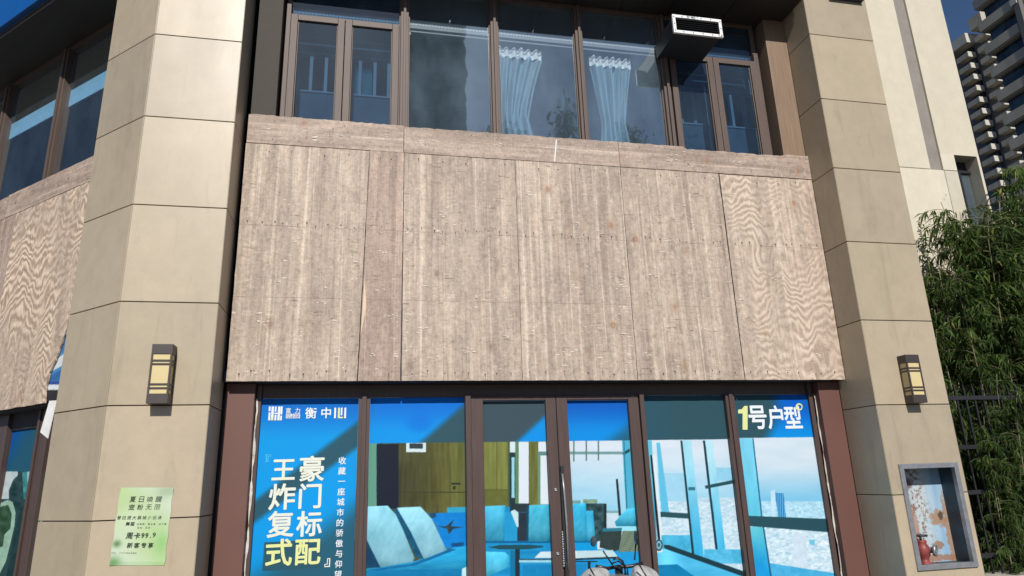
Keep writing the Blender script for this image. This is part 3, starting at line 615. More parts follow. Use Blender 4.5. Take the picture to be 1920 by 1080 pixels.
def p4(px, py, L):
    d = lineside(px, py, 1132, 827, 1180, 790); m = smooth(d/30+.3)[:, None]*(.75+.25*np.sin(px*1.6+py*.2))[:, None]; u = smooth((py-755)/60)[:, None]
    col = (np.array([0, 92, 190.])*(1-u)+np.array([0, 138, 222.])*u)*(1-m)+np.array([40, 82, 98.])*m; below = py > HB(px)
    img = layers(px, py, (212, 224, 234), [
        (rect(Bz, 0, 300, 520, 780), skyc), (rect(Bz, 0, 720, 420, 860), (190, 212, 224), 6), (rect(Bz, 0, 380, 448, 396), (112, 152, 152)), (rect(Bz, 0, 712, 420, 726), (120, 165, 170)), (Bz((438, 318), (480, 318), (520, 720), (462, 720)), (74, 172, 206)), (Bz((440, 390), (480, 362), (484, 380), (450, 400)), (30, 70, 80)), (Bz((446, 318), (452, 318), (470, 700), (462, 700)), (40, 120, 140)),
        (rect(Bz, 164, 320, 172, 436), (86, 120, 112)), (rect(Bz, 234, 320, 242, 432), (86, 120, 112)), (rect(Bz, 302, 320, 310, 430), (86, 120, 112)), (Bz((404, 536), (416, 532), (434, 738), (420, 742)), (28, 44, 50)), (rect(Bz, 150, 655, 205, 672), (120, 160, 150), 16), (rect(Bz, 220, 648, 300, 672), (120, 150, 130), 20),
        (rect(Bz, 0, 930, 560, 1700), (24, 150, 212), 4), (rect(Bz, 232, 672, 352, 884), (42, 72, 78), 24), (rect(Bz, 336, 672, 352, 884), (22, 44, 48)), (Bz((60, 676), (236, 670), (246, 886), (60, 890)), cush((62, 184, 226)), 5), (Bz((238, 714), (276, 712), (290, 886), (244, 886)), cush((66, 180, 220)), 4),
        (rect(Bz, 60, 884, 300, 892), (4, 96, 150)), (A((0, 0), (1, 0), (1, 1)), (0, 0, 0)), (rect(Bz, 60, 892, 300, 940), (2, 150, 214), 4), (Bz((398, 776), (440, 730), (470, 702), (560, 690), (560, 812), (408, 808)), cush((76, 194, 230), .3), 3), (rect(Bz, 405, 800, 560, 826), (150, 220, 238)), (Bz((320, 828), (438, 812), (430, 930), (396, 942), (312, 920)), (44, 60, 60), 4), (Bz((330, 812), (438, 808), (436, 826), (330, 830)), (40, 120, 140)),
        (Bz((442, 826), (560, 826), (560, 940), (418, 946)), lambda x, y: np.where(((np.floor((x+y)*.55)+np.floor((x-y)*.55)) % 2 > 0)[:, None], np.array([150, 156, 122.]), np.array([58, 92, 92.]))),
        (Bz((120, 940), (386, 934), (414, 970), (120, 986)), (188, 216, 222), 4), (Bz((120, 984), (414, 970), (414, 980), (120, 994)), (20, 36, 44)), (rect(Bz, 120, 995, 300, 1002), (24, 40, 46)), (rect(Bz, 246, 1000, 262, 1500), (22, 36, 44)), (rect(Bz, 120, 1010, 240, 1700), (20, 132, 190), 4), (rect(Bz, 130, 940, 186, 974), (210, 228, 234))])
    return np.where(below[:, None], img, col)
def p5(px, py, L):
    st = (np.sin(px*1.7)*.5+.5)*smooth((1290-px)/90)*.18; col = np.array([44, 80, 92.])*(1-st[:, None])+np.array([20, 110, 190.])*st[:, None]; below = py > HB(px)
    img = layers(px, py, (206, 220, 232), [
        (rect(Bz, 500, 300, 1200, 700), skyc), (rect(Bz, 500, 640, 1300, 1500), city), (rect(Bz, 640, 500, 830, 660), (156, 206, 230), 4), (rect(Bz, 940, 470, 1060, 545), (140, 200, 228), 4),
        (Bz((560, 318), (606, 318), (636, 900), (600, 900), (560, 700)), vg((96, 190, 214), (30, 120, 150))), (Bz((632, 330), (652, 330), (704, 720), (660, 722)), (92, 186, 222)), (Bz((606, 400), (630, 400), (668, 905), (648, 905)), (214, 230, 238)), (Bz((597, 400), (608, 400), (654, 872), (640, 872)), (16, 30, 40)),
        (Bz((654, 718), (816, 728), (820, 758), (656, 748)), (38, 78, 88)), (rect(Bz, 660, 850, 840, 960), (70, 175, 215), 14), (Bz((777, 318), (828, 318), (900, 980), (845, 960)), vg((160, 216, 234), (52, 172, 220))), (Bz((767, 318), (778, 318), (846, 962), (832, 960)), (24, 58, 68)), (Bz((905, 318), (948, 318), (1030, 1010), (985, 1002)), vg((176, 222, 236), (60, 178, 224))), (Bz((893, 318), (906, 318), (986, 1004), (972, 1000)), (24, 58, 68)),
        (Bz((905, 572), (1080, 536), (1084, 556), (908, 590)), (34, 76, 86)), (rect(Bz, 812, 580, 850, 598), (50, 110, 130)), (rect(Bz, 900, 930, 1130, 1010), (80, 180, 220), 16),
        (Bz((560, 950), (690, 925), (1200, 1110), (1200, 1900), (560, 1900)), lambda x, y: np.array([70, 178, 220.])+(40*np.exp(-((x-1250)/22)**2))[:, None]+fbm(x, y, 60, 20, 13)[:, None]*40), (Bz((672, 905), (700, 905), (1200, 1080), (1200, 1112), (678, 926)), (22, 56, 66)),
        (Bz((560, 1022), (750, 1014), (900, 1120), (1000, 1900), (560, 1900)), (6, 122, 174), 4), (Bz((560, 874), (662, 874), (668, 946), (560, 958)), (200, 224, 232)), (A((1768, 0), (1769, 0), (1769, 1)), (0, 0, 0))])
    c = proj(at(1235, 1026, FY)[None])
    r = np.hypot(px-1235.5, (py-1022)*.62); img[(r < 7)] = (30, 60, 74); img[(r < 5)] = (120, 180, 200); img[r < 2.5] = (60, 90, 100)
    return np.where(below[:, None], img, col)
def p6(px, py, L):
    d = px-(1436+(.0)*(py-750)+18*np.sin((820-py)*.03)); m = smooth(d/34+.4); dk = smooth((px-1490)/60)*smooth((790-py)/40)*.5
    u = smooth((py-760)/60)[:, None]; bl = np.array([0, 96, 200.])*(1-u)+np.array([0, 140, 222.])*u; m = (m*(1-dk))[:, None]
    col = np.array([44, 80, 92.])*(1-m)+bl*m; below = py > HB(px)-2
    img = layers(px, py, (200, 220, 234), [
        (rect(Cz, 150, 360, 760, 800), lambda x, y: np.array([204, 220, 232.])*(1-smooth((y-860)/90))[:, None]+np.array([118, 190, 226.])*smooth((y-860)/90)[:, None]+fbm(x, y, 70, 16, 6)[:, None]*np.array([26, 14, 8.])),
        (rect(Cz, 150, 692, 760, 800), lambda x, y: np.array([168, 212, 232.])+(fbm(x, y, 4, 2, 8, 2)*70+fbm(x, y, 50, 10, 11)*20)[:, None]), (Cz((402, 640), (424, 630), (426, 770), (406, 770)), (190, 220, 236), 6), (Cz((424, 648), (468, 650), (482, 775), (440, 775)), lambda x, y: np.where((np.sin(x*1.5) > 0)[:, None], np.array([90, 170, 215.]), np.array([40, 120, 180.]))),
        (Cz((190, 365), (312, 365), (358, 775), (240, 775)), vg((120, 204, 232), (96, 196, 226), 820, 970)), (Cz((306, 365), (313, 365), (360, 775), (352, 775)), (40, 110, 140)),
        (Cz((200, 816), (760, 850), (860, 1700), (200, 1700)), lambda x, y: np.array([192, 218, 232.])+(fbm(x, y, 6, 2.8, 8, 4)*100+fbm(x, y, 50, 20, 11)*24)[:, None]*np.array([1.2, .8, .6])), (Cz((520, 850), (585, 860), (595, 1060), (515, 1050)), (196, 216, 230), 8), (Cz((380, 1010), (760, 1070), (860, 1700), (360, 1700)), (70, 170, 216), 10), (Cz((600, 890), (630, 892), (632, 920), (604, 918)), (110, 190, 220)),
        (Cz((200, 822), (366, 826), (425, 1200), (260, 1200)), vg((96, 196, 214), (20, 150, 216), 985, 1075)), (Cz((360, 826), (368, 826), (426, 1200), (416, 1200)), (20, 96, 130)), (Cz((200, 764), (760, 786), (766, 858), (200, 814)), (36, 76, 88))])
    return np.where(below[:, None], img, col)
FN = [(p1, 0, 1, 'poster', 'blue advertising poster with big pale Chinese slogan and white side text', 'poster'),
      (p2, 2, 3, 'window_film', 'printed film showing pale cushions and a wood-panelled wall, left of the doors', 'window film'),
      (p3, 4, 5, 'window_film', 'printed film on the left door leaf showing sofa corner and round table', 'window film'),
      (p4, 6, 7, 'window_film', 'printed film on the right door leaf showing armchair and woven pouffe', 'window film'),
      (p5, 8, 9, 'window_film', 'printed film showing slanting dark window mullions, right of the doors', 'window film'),
      (p6, 10, 11, 'window_film', 'printed film with apartment number heading above a skyline view', 'window film')]
FO = []
for fn, i, j, nm, lb, ct in FN:
    x0, x1 = PXX[i], PXX[j]; dr = 4 <= i <= 7
    e = empty(nm, ((x0+x1)/2, FY, 1.2), lb, ct, 'printed films on the shop windows' if nm == 'window_film' else None)
    film('print', x0+.004, x1-.004, .205 if dr else .06, 2.322 if dr else 2.366, FY, fn, e); FO.append(e)
TY = FY-.003
# poster lettering
m = MB()
for ch, x, y, h in [('豪', 512, 522, 128), ('门', 503, 664, 126), ('标', 498, 808, 130), ('王', 365, 528, 114), ('炸', 358, 668, 132), ('复', 350, 810, 134)]:
    glyph(m, ch, 400+x/2.77, 690+y/2.77, h/2.77, TY, .022)
m.build('slogan', M_txt_cream, FO[0])
m = MB()
for ch, x, y, h in [('配', 491, 955, 132), ('式', 341, 958, 136)]: glyph(m, ch, 400+x/2.77, 690+y/2.77, h/2.77, TY, .022)
m.build('slogan', M_txt_yellow, FO[0])
m = MB()
for k, ch in enumerate('收藏一座城市的骄傲与仰望无限风景'): glyph(m, ch, 400+(670-k*2.05)/2.77, 690+(481+k*53.7)/2.77, (8 if ch == '一' else 38)/2.77 if ch != '一' else 36/2.77, TY, .016)
m.build('side_text', M_txt_white, FO[0])
m = MB()
for ch, x, y, h in [('富', 390, 221, 26), ('力', 438, 221, 26), ('碧', 389, 249, 27), ('桂', 413, 249, 27), ('园', 437, 249, 26)]: glyph(m, ch, 400+x/2.77, 690+y/2.77, h/2.77, TY, .014)
for ch, x, y, h in [('衡', 507, 234, 56), ('中', 586, 233, 54)]: glyph(m, ch, 400+x/2.77, 690+y/2.77, h/2.77, TY, .02)
def strokes(m, f, boxes, Y=TY):
    for k, (x0, y0, x1, y1) in enumerate(boxes):
        a = at(*f(x0, y0), Y); c = at(*f(x1, y1), Y); m.add([(a[0], Y-.0001*k, c[2]), (c[0], Y-.0001*k, c[2]), (c[0], Y-.0001*k, a[2]), (a[0], Y-.0001*k, a[2])], [(0, 1, 2, 3)])
f5 = lambda x, y: (480+x/6.75, 740+y/6.75)
strokes(m, f5, [(163, 150, 183, 210), (160, 225, 178, 325), (198, 150, 218, 325), (240, 150, 258, 215), (232, 228, 270, 246), (236, 255, 256, 325), (280, 150, 298, 325), (312, 150, 332, 250), (308, 265, 326, 325), (992, 165, 1010, 298), (1120, 165, 1138, 298), (1075, 165, 1092, 262)])
m.build('logo', M_txt_white, FO[0])
m = MB(); strokes(m, f5, [(1040, 165, 1058, 298), (1058, 280, 1100, 298), (188, 285, 210, 325)], TY-.0015); m.build('logo', M_txt_yellow, FO[0])
m = MB(); f1 = lambda x, y: (400+x/2.77, 690+y/2.77)
strokes(m, f1, [(268, 450, 300, 454), (274, 454, 277, 490), (270, 486, 284, 490), (283, 462, 286, 490), (283, 460, 298, 463), (296, 452, 299, 463)]); m.build('corner_bracket', M_txt_cyan, FO[0])
m = MB(); strokes(m, f1, [(578, 1029, 606, 1033), (602, 988, 606, 1030), (592, 988, 604, 991), (591, 990, 594, 1020), (578, 1018, 592, 1021), (577, 1019, 580, 1032)]); m.build('corner_bracket', M_txt_cream, FO[0])
# heading on the last film
m = MB()
f6 = lambda x, y: (1360+x/10.667, 740+y/10.667)
for ch, x, y, h in [('号', 645, 452, 452), ('户', 1000, 450, 452), ('型', 1350, 452, 440)]: glyph(m, ch, *f6(x, y), h/10.667, TY, .026, .86)
m.build('heading', M_txt_white, FO[5])
m = MB()
def polypx(m, f, pts, Y, k=0): m.add([(at(*f(x, y), Y)[0], Y-.0002*k, at(*f(x, y), Y)[2]) for x, y in pts], [list(range(len(pts)))[::-1]])
polypx(m, f6, [(380, 225), (445, 225), (445, 700), (345, 700), (345, 375), (255, 375), (255, 300), (330, 290)], TY)
cx, cy = 1470, 246; n = 24; vs = []; 
for k in range(n):
    a = 2*pi*k/n
    for r in (1., .58): p = at(*f6(cx+70*r*cos(a)+(0 if r == 1 else 8), cy+74*r*sin(a)), TY); vs.append((p[0], TY-.004, p[2]))
m.add(vs, [(2*k, 2*k+1, 2*((k+1) % n)+1, 2*((k+1) % n)) for k in range(n)])
m.build('heading_numeral', M_txt_yellow, FO[5])
# ================================================================== wall lamps on the pillars
def lamp(x0, x1, z0, z1, label):
    y1, y0 = PF-.0005, PF-.125; cx = (x0+x1)/2
    e = empty('wall_lamp', (cx, PF, z0), label, 'wall lamp', 'wall lamps on the beige pillars')
    W = x1-x0; H = z1-z0; m = MB(); z = lambda f: z1-f*H
    m.box(x0, x1, y0, y1, z(.17), z1); m.box(x0, x1, y0, y1, z0, z(.835)); m.box(x0+.04, x1-.04, y0+.04, y1, z(.836), z(.169))
    p = .016
    for a, c in [(x0, x0+p), (x1-p, x1)]:
        m.box(a, c, y0, y0+p, z(.835), z(.17)); m.box(a, c, y1-p, y1, z(.835), z(.17))
    for f in (.28, .34, .68, .745):
        m.box(x0+p, x1-p, y0, y0+.012, z(f)-.008, z(f)+.008); m.box(x0, x0+.012, y0+p, y1-p, z(f)-.008, z(f)+.008); m.box(x1-.012, x1, y0+p, y1-p, z(f)-.008, z(f)+.008)
    m.build('housing', M_lampm, e, .002)
    g = MB(); g.box(x0+.007, x1-.007, y0+.007, y0+.012, z(.836), z(.169)); g.box(x0+.007, x0+.012, y0+.013, y1-.002, z(.836), z(.169)); g.box(x1-.012, x1-.007, y0+.013, y1-.002, z(.836), z(.169))
    g.build('lamp_shade', M_amber, e)
lamp(-.510, -.345, 2.240, 2.742, 'dark box wall lamp with amber panes on the corner pillar left of the boards')
lamp(6.905, 7.072, 2.178, 2.690, 'dark box wall lamp with amber panes above the rusty hydrant niche')
# ================================================================== flyer on the corner pillar
e = empty('flyer', (-.466, PF, 1.27), 'pale green paper flyer pasted on the corner pillar below its lamp', 'flyer')
fq = [at(*q, PF-.006) for q in [(205, 1060), (308, 1060), (325, 914), (226, 914)]]
nx, nz = 52, 78; vs = []; col = []
for j in range(nz+1):
    for i in range(nx+1):
        u, v_ = i/nx, j/nz; p = (1-u)*(1-v_)*fq[0]+u*(1-v_)*fq[1]+u*v_*fq[2]+(1-u)*v_*fq[3]
        wr = .0012*sin(u*7+v_*4)+.0008*sin(v_*17-u*5); curl = .012*max(0, u-.86)*max(0, v_-.9)*70+.008*max(0, .12-u)*max(0, .1-v_)*80
        x_ = p[0]+.003*sin(v_*21) if i in (0, nx) else p[0]
        vs.append((x_+.466, -.004-wr-curl, p[2]-1.27))
        g1 = .5+.5*sin(u*3.1+v_*4.2+1); g2 = math.exp(-((u-.9)**2/.02+(v_-.28)**2/.03)); g3 = math.exp(-((u-.08)**2/.006+(v_-.27)**2/.002)); g4 = math.exp(-((u-.3)**2/.06+(v_-.55)**2/.05)); g5 = math.exp(-((u-.05)**2/.02+(v_-.03)**2/.006)); g6 = math.exp(-((u-.85)**2/.03+(v_-.95)**2/.01))*.6
        c = np.array([182, 208, 152.])*(1-g1)+np.array([204, 218, 194.])*g1; c = c*(1-.5*g4)+np.array([222, 228, 216.])*.5*g4
        c = c*(1-.5*g2)+np.array([130, 195, 110.])*.5*g2; c = c*(1-.75*g3)+np.array([70, 110, 60.])*.75*g3; c = c*(1-.7*g5)+np.array([70, 130, 60.])*.7*g5; c = c*(1-.5*g6)+np.array([90, 130, 80.])*.5*g6
        if v_ < .05 and u > .1: c = c*.8+np.array([110, 170, 90.])*.2
        col.append((*(lin(c)/KL), 1))
m = MB(); m.v = vs; m.f = [(j*(nx+1)+i, j*(nx+1)+i+1, (j+1)*(nx+1)+i+1, (j+1)*(nx+1)+i) for j in range(nz) for i in range(nx)]; m.mi = [0]*len(m.f); m.sm = [True]*len(m.f)
me = bpy.data.meshes.new('paper'); me.from_pydata(m.v, [], m.f); me.polygons.foreach_set('use_smooth', m.sm); me.update()
a = me.color_attributes.new('ink', 'FLOAT_COLOR', 'POINT'); a.data.foreach_set('color', np.array(col).ravel()); me.materials.append(M_ink)
o = bpy.data.objects.new('paper', me); C.objects.link(o); o.parent = e
m = MB(); f9 = lambda x, y: (190+x/5.68, 890+y/5.68); FYR = PF-.0066
def ltext(s, xc, yc, h, pitch, b_=.012, lean=.1):
    n = len(s)
    for k, ch in enumerate(s):
        if ch != ' ': glyph(m, ch, *f9(xc+(k-(n-1)/2)*pitch, yc), (h if ch != '.' else h*.2)/5.68, FYR, b_, 1., None, lean)
ltext('夏日唤醒', 474, 262, 62, 92, 0.0); ltext('宠粉无限', 460, 345, 60, 92, 0.0); ltext('普拉提大器械小班课', 405, 457, 40, 54, .0)
ltext('舞蹈', 306, 523, 38, 50, .008); ltext('古典舞 爵士舞 拉丁舞', 535, 526, 20, 29, .0); ltext('瑜伽 肚皮', 450, 565, 18, 29, .0)
ltext('周卡', 338, 650, 66, 82, .008); ltext('99', 462, 647, 50, 42, .014); ltext('.', 522, 668, 50, 42, .03); ltext('9', 562, 642, 50, 42, .014); ltext('新客专享', 414, 752, 56, 74, .012)
ltext('TEL 7474-5684', 240, 834, 18, 21, .0)
m.build('lettering', M_txt_dark, e)
# ================================================================== hydrant niche in the right pillar
e = empty('hydrant_cabinet', (7.03, PF, HZ0), 'open grey-framed niche with rust-streaked pale blue back in the right pillar', 'hydrant cabinet')
m = MB(); fw = .05; y0, y1 = PF-.02, PF+.03
X0, X1, Z0, Z1 = 6.672, 7.388, .537, 1.563
m.box(X0, X0+fw, y0, y1, Z0, Z1); m.box(X1-fw, X1, y0, y1, Z0, Z1); m.box(X0+fw, X1-fw, y0+.001, y1, Z1-fw, Z1); m.box(X0+fw, X1-fw, y0+.001, y1, Z0, Z0+fw); m.build('frame', M_steel, e, .003)
b = NB('rusty_back'); v = b.coord()
n1 = b.noise(b.coord((3.2, 1, 1.4)), 1.7, 6, .68, .4); n2 = b.noise(v, 26, 5, .7); n3 = b.noise(b.coord((1.4, 1, .25)), 2.3, 3, .5)
col = b.ramp(n3, [(.38, (.17, .33, .50)), (.62, (.42, .52, .57))])
sx = b.n('SeparateXYZ'); b.t.links.new(v, sx.inputs[0])
left = b.ramp(b.math('ADD', sx.outputs[0], b.math('SUBTRACT', b.math('MULTIPLY', n1, .5), .26)), [(-.0 if 0 else .0, 1.), (.12, 0.)])
spk = b.math('MULTIPLY', b.ramp(n2, [(.50, 0.), (.57, 1.)]), left)
col = b.mix(b.math('MULTIPLY', left, .55), col, (.50, .51, .47)); col = b.mix(b.math('MULTIPLY', spk, .9), col, (.17, .075, .04))
def blobs(cx, cz, rx, rz):
    dx = b.math('DIVIDE', b.math('SUBTRACT', sx.outputs[0], cx), rx); dz = b.math('DIVIDE', b.math('SUBTRACT', sx.outputs[2], cz), rz)
    return b.ramp(b.math('ADD', b.math('ADD', b.math('MULTIPLY', dx, dx), b.math('MULTIPLY', dz, dz)), b.math('MULTIPLY', b.math('SUBTRACT', n2, .5), 3.2)), [(.45, 1.), (.85, 0.)])
for cx, cz, rx, rz, c in [(.20, .44, .12, .10, (.30, .16, .06)), (.235, .46, .05, .045, (.05, .03, .02)), (.30, .25, .05, .5, (.30, .17, .09)), (.14, .17, .07, .05, (.25, .13, .06)), (.1, .05, .3, .04, (.28, .14, .07)), (-.12, .80, .09, .07, (.10, .05, .05)), (-.12, .35, .07, .3, (.34, .19, .12))]:
    col = b.mix(b.math('MULTIPLY', blobs(cx, cz, rx, rz), .85), col, c)
b.base(col, .55); b.bump(n2, .2, .004); M_rust = b.m
MB().box(HX0+.01, HX1-.01, PF+.212, PF+.222, HZ0+.01, HZ1-.01).build('back_panel', M_rust, e)
M_box = plain('faded_blue_steel', (.030, .060, .080), .5, var=.4, scale=7)
m = MB(); m.box(HX0, HX0+.01, PF+.031, PF+.222, HZ0, HZ1); m.box(HX1-.01, HX1, PF+.031, PF+.222, HZ0, HZ1); m.box(HX0+.01, HX1-.01, PF+.031, PF+.222, HZ1-.01, HZ1); m.box(HX0+.01, HX1-.01, PF+.031, PF+.222, HZ0, HZ0+.01); m.build('side_lining', M_box, e)
M_red = plain('worn_red_paint', (.24, .045, .04), .5, var=.3, scale=16)
p = at(1733, 1040, PF+.1); vx, vz = p[0], p[2]
e = empty('hydrant_valve', (vx, PF+.1, HZ0+.01), 'small red hydrant valve with black handwheel inside the rusty niche', 'hydrant valve')
yv = PF+.11
MB()._lathe(Vector((vx, yv, HZ0+.0102)), Vector((0, 0, 1)), [(0, .0), (0, .07), (.02, .07), (.022, .045), (.06, .045), (.09, .062), (.13, .07), (.17, .062), (.2, .045), (.215, .05), (.23, .05), (.232, .0)], 22).build('body', M_red, e)
m = MB(); m._lathe(Vector((vx, yv, HZ0+.235)), Vector((0, 0, 1)), [(0, .012), (.06, .012), (.062, .0)], 12)
wz = HZ0+.285; k = 20; m.tube([(vx+.062*cos(2*pi*i/k), yv+.062*sin(2*pi*i/k), wz) for i in range(k+1)], .009, 8, False)
for i in range(4): m.bar((vx, yv, wz), (vx+.06*cos(pi*i/2), yv+.06*sin(pi*i/2), wz), .014, .009)
m.build('handwheel', M_black, e)
c = Vector((vx+.045, yv-.05, HZ0+.15)); MB()._lathe(c, Vector((.55, -.8, -.1)), [(0, .03), (.03, .034), (.032, .058), (.058, .058), (.06, .044), (.046, .042), (.046, .026), (.058, .026), (.058, .018), (.04, .018), (.04, 0)], 24).build('hose_coupling', M_steel, e)
# ================================================================== exhaust duct in the transom
q = [at(*c, -.40) for c in [(1260, 28), (1351, 36), (1356, 69), (1266, 61)]]
dx0, dx1, dz0, dz1 = 4.722, 5.358, 6.562, 6.812; dy = -.40
e = empty('exhaust_duct', (5.04, .1, 6.6), 'white-framed exhaust vent on a dark duct sticking out above the right casements', 'exhaust vent')
M_duct = plain('dark_duct', (.022, .025, .028), .6)
m = MB(); m.box(dx0+.02, dx1-.02, dy+.03, .16, dz0+.015, dz0+.03); m.box(dx0+.02, dx1-.02, dy+.03, .16, dz1-.03, dz1-.015); m.box(dx0+.02, dx0+.035, dy+.03, .16, dz0+.03, dz1-.03); m.box(dx1-.035, dx1-.02, dy+.03, .16, dz0+.03, dz1-.03); m.build('duct', M_duct, e)
b = NB('chipped_white'); b.base(b.ramp(b.noise(b.coord(), 11, 5, .7), [(.36, (.22, .23, .24)), (.42, (.78, .78, .77))]), .5); M_chip = b.m
m = MB(); fw = .036; m.box(dx0, dx1, dy, dy+.028, dz1-fw, dz1); m.box(dx0, dx1, dy, dy+.028, dz0, dz0+fw); m.box(dx0, dx0+fw, dy+.001, dy+.028, dz0+fw, dz1-fw); m.box(dx1-fw, dx1, dy+.001, dy+.028, dz0+fw, dz1-fw)
m.m = 1
for x in (dx0+.018, dx1-.018):
    for z in (dz0+.03, (dz0+dz1)/2, dz1-.03): m.box(x-.006, x+.006, dy-.003, dy+.002, z-.006, z+.006)
for k in range(1, 5):
    for z in (dz0+.018, dz1-.018): m.box(dx0+.62*k/5-.006, dx0+.62*k/5+.006, dy-.003, dy+.002, z-.006, z+.006)
m.build('grille_frame', [M_chip, M_black], e)
for k in range(6):
    z = dz0+fw+.012+k*.029; m = MB(); m.add([(dx0+fw, dy+.004, z), (dx1-fw, dy+.004, z), (dx1-fw, dy+.03, z+.022), (dx0+fw, dy+.03, z+.022), (dx0+fw, dy+.006, z-.003), (dx1-fw, dy+.006, z-.003), (dx1-fw, dy+.032, z+.019), (dx0+fw, dy+.032, z+.019)], [(0, 1, 2, 3), (7, 6, 5, 4), (0, 4, 5, 1), (2, 6, 7, 3)]); m.build('louvre', M_duct, e)
# ================================================================== curtains and rails behind the glass
b = NB('blue_curtain_cloth'); fold = b.noise(b.coord((26, 26, .5)), 1., 3, .5); b.base(b.ramp(fold, [(.3, (.30, .62, .78)), (.7, (.66, .86, .92))]), .9)
tl = b.n('BsdfTranslucent'); tl.inputs[0].default_value = (.3, .6, .75, 1); mx_ = b.n('MixShader'); mx_.inputs[0].default_value = .35; tp = b.n('BsdfTransparent'); m3 = b.n('MixShader'); b.t.links.new(b.ramp(fold, [(.35, .15), (.65, .55)]), m3.inputs[0]); b.t.links.new(mx_.outputs[0], m3.inputs[1]); b.t.links.new(tp.outputs[0], m3.inputs[2]); b.t.links.new(b.p.outputs[0], mx_.inputs[1]); b.t.links.new(tl.outputs[0], mx_.inputs[2]); b.t.links.new(m3.outputs[0], b.out.inputs[0]); M_curt = b.m
M_head = plain('curtain_header', (.80, .86, .86), .8)
CY = .30
def curtain(top0, top1, mid, wm, label, side=False):
    """gathered curtain: x range at the top, gathered at mid with half width wm"""
    zt_, zg, zb_ = 6.50, 5.70, 4.2
    e = empty('curtain', ((top0+top1)/2, CY, zt_), label, 'curtain', 'gathered curtains behind the upper window')
    nx, nz = 70, 60; vs = []
    for j in range(nz+1):
        z = zt_+(zb_-zt_)*j/nz
        if z > zg: t = (zt_-z)/(zt_-zg); t = t**.8; a = top0+(mid-wm-top0)*t; c = top1+(mid+wm-top1)*t
        else: t = min(1, (zg-z)/.5); a = mid-wm-.06*t; c = mid+wm+.08*t
        for i in range(nx+1):
            u = i/nx; am = .012+.035*(1-abs((z-zg))*.4)
            vs.append(((top0+.02*sin(z*3) if side else a)+(c-(top0 if side else a))*u, CY+am*sin(u*pi*11+sin(z*2+u*5)*1.1)+.018*sin(u*23+z*3), z))
    m = MB(); m.add(vs, [(j*(nx+1)+i, (j+1)*(nx+1)+i, (j+1)*(nx+1)+i+1, j*(nx+1)+i+1) for j in range(nz) for i in range(nx)], True); m.build('cloth', M_curt, e)
    vs = []
    for j in range(5):
        for i in range(nx+1): u = i/nx; vs.append((top0+(top1-top0)*u, CY+.022*sin(u*pi*13)+.006, zt_+.135*j/4+.012*sin(u*14)*(j/4)))
    m = MB(); m.add(vs, [(j*(nx+1)+i, j*(nx+1)+i+1, (j+1)*(nx+1)+i+1, (j+1)*(nx+1)+i) for j in range(4) for i in range(nx)], True); m.build('header', M_head, e)
cx = lambda px, py: at(px, py, CY)[0]
curtain(cx(925, 70), cx(1014, 80), cx(966, 180), .19, 'pale blue curtain with white header gathered behind the second fixed pane', True)
curtain(cx(1103, 92), cx(1180, 92), cx(1150, 215), .17, 'pale blue curtain with white header gathered behind the third fixed pane')
m = MB(); m.box(.345, 6.09, .21, .222, 6.652, 6.668); m.box(.345, 6.09, .206, .216, 6.70, 6.77)
for k in range(150): x = .36+5.7*k/150; m.m = 1; m.box(x, x+.024, .202, .2065, 6.742, 6.757)
tag(m.build('curtain_rail', [plain('rail_grey', (.20, .235, .26), .5), M_white]), 'long white curtain rail with glider track behind the upper window glass', 'curtain rail')
CTY = .53; M_teal = plain('teal_curtain', (.03, .30, .33), .8)
m = MB(); x0_, x1_ = at(662, 140, .53)[0], at(698, 140, .53)[0]; nx = 40; vs = []
for j in range(2):
    for i in range(nx+1): vs.append((x0_+(x1_-x0_)*i/nx, CTY+.03*sin(i*1.5), za1-.1+(zb1-za1+.2)*j))
m.add(vs, [(i, i+1, nx+2+i, nx+1+i) for i in range(nx)], True); tag(m.build('curtain', M_teal), 'teal curtain seen between bars behind the second casement', 'curtain')
# ================================================================== dark sign box at the top of the right pillar
p0, p1_ = at(1556, 0, PF-.02), at(1617, 4, PF-.02)
tag(MB().box(p0[0], p1_[0], PF-.06, PF-.004, p1_[2], p1_[2]+.35).build('pillar_sign', plain('dark_blue_sign', (.02, .025, .06), .4), None, .004), 'dark sign plate fixed at the top of the right pillar', 'sign')
# ================================================================== the angled wing on the left
win = MB(MW)
win.box(-6, -.0, .62, .72, 2.45, 2.62); win.box(-6, 0, .55, 1.1, 2.45, 2.5); wroot = None
# its parts belong to the same building
MB(MW).box(-7, -.02, .0, .62, 7.25, 7.32).build('wing_soffit', M_soffit, shop)
MB(MW).box(-7, -.02, .001, 1.4, 7.322, 8.6).build('wing_fascia', M_clad, shop)
MB(MW).box(-7, -.02, .56, .7, 2.5, 5.12).build('wing_spandrel', M_dark, shop)
MB(MW).box(-7, -.02, .44, .9, 2.43, 2.499).build('wing_recess_ceiling', M_dark, shop)
m = MB(MW); m.box(-7, -.05, .58, .68, 7.18, 7.248); ww = m.build('wing_window', M_bronze, shop)
wl = lambda s: -s
for s in (2.2, 3.74, 5.3):
    m = MB(MW); m.box(-s-.055, -s+.055, .54, .66, 5.0, 7.18); m.box(-s-.02, -s+.02, .515, .539, 5.0, 7.18); m.build('mullion', M_bronze, ww, .003)
for a, c in [(.05, 2.14), (2.26, 3.68), (3.80, 5.24)]: MB(MW).box(-c, -a, .60, .608, 5.0, 7.18).build('glass_pane', M_glass_w, ww)
M_lblue = plain('pale_blue_reflection', (.19, .40, .55), .7)
MB(MW).box(-6.5, -.3, .64, .66, 6.36, 6.60).build('reflection_strip', M_lblue, shop)  # added strip standing in for the pale blue reflection across the wing glass
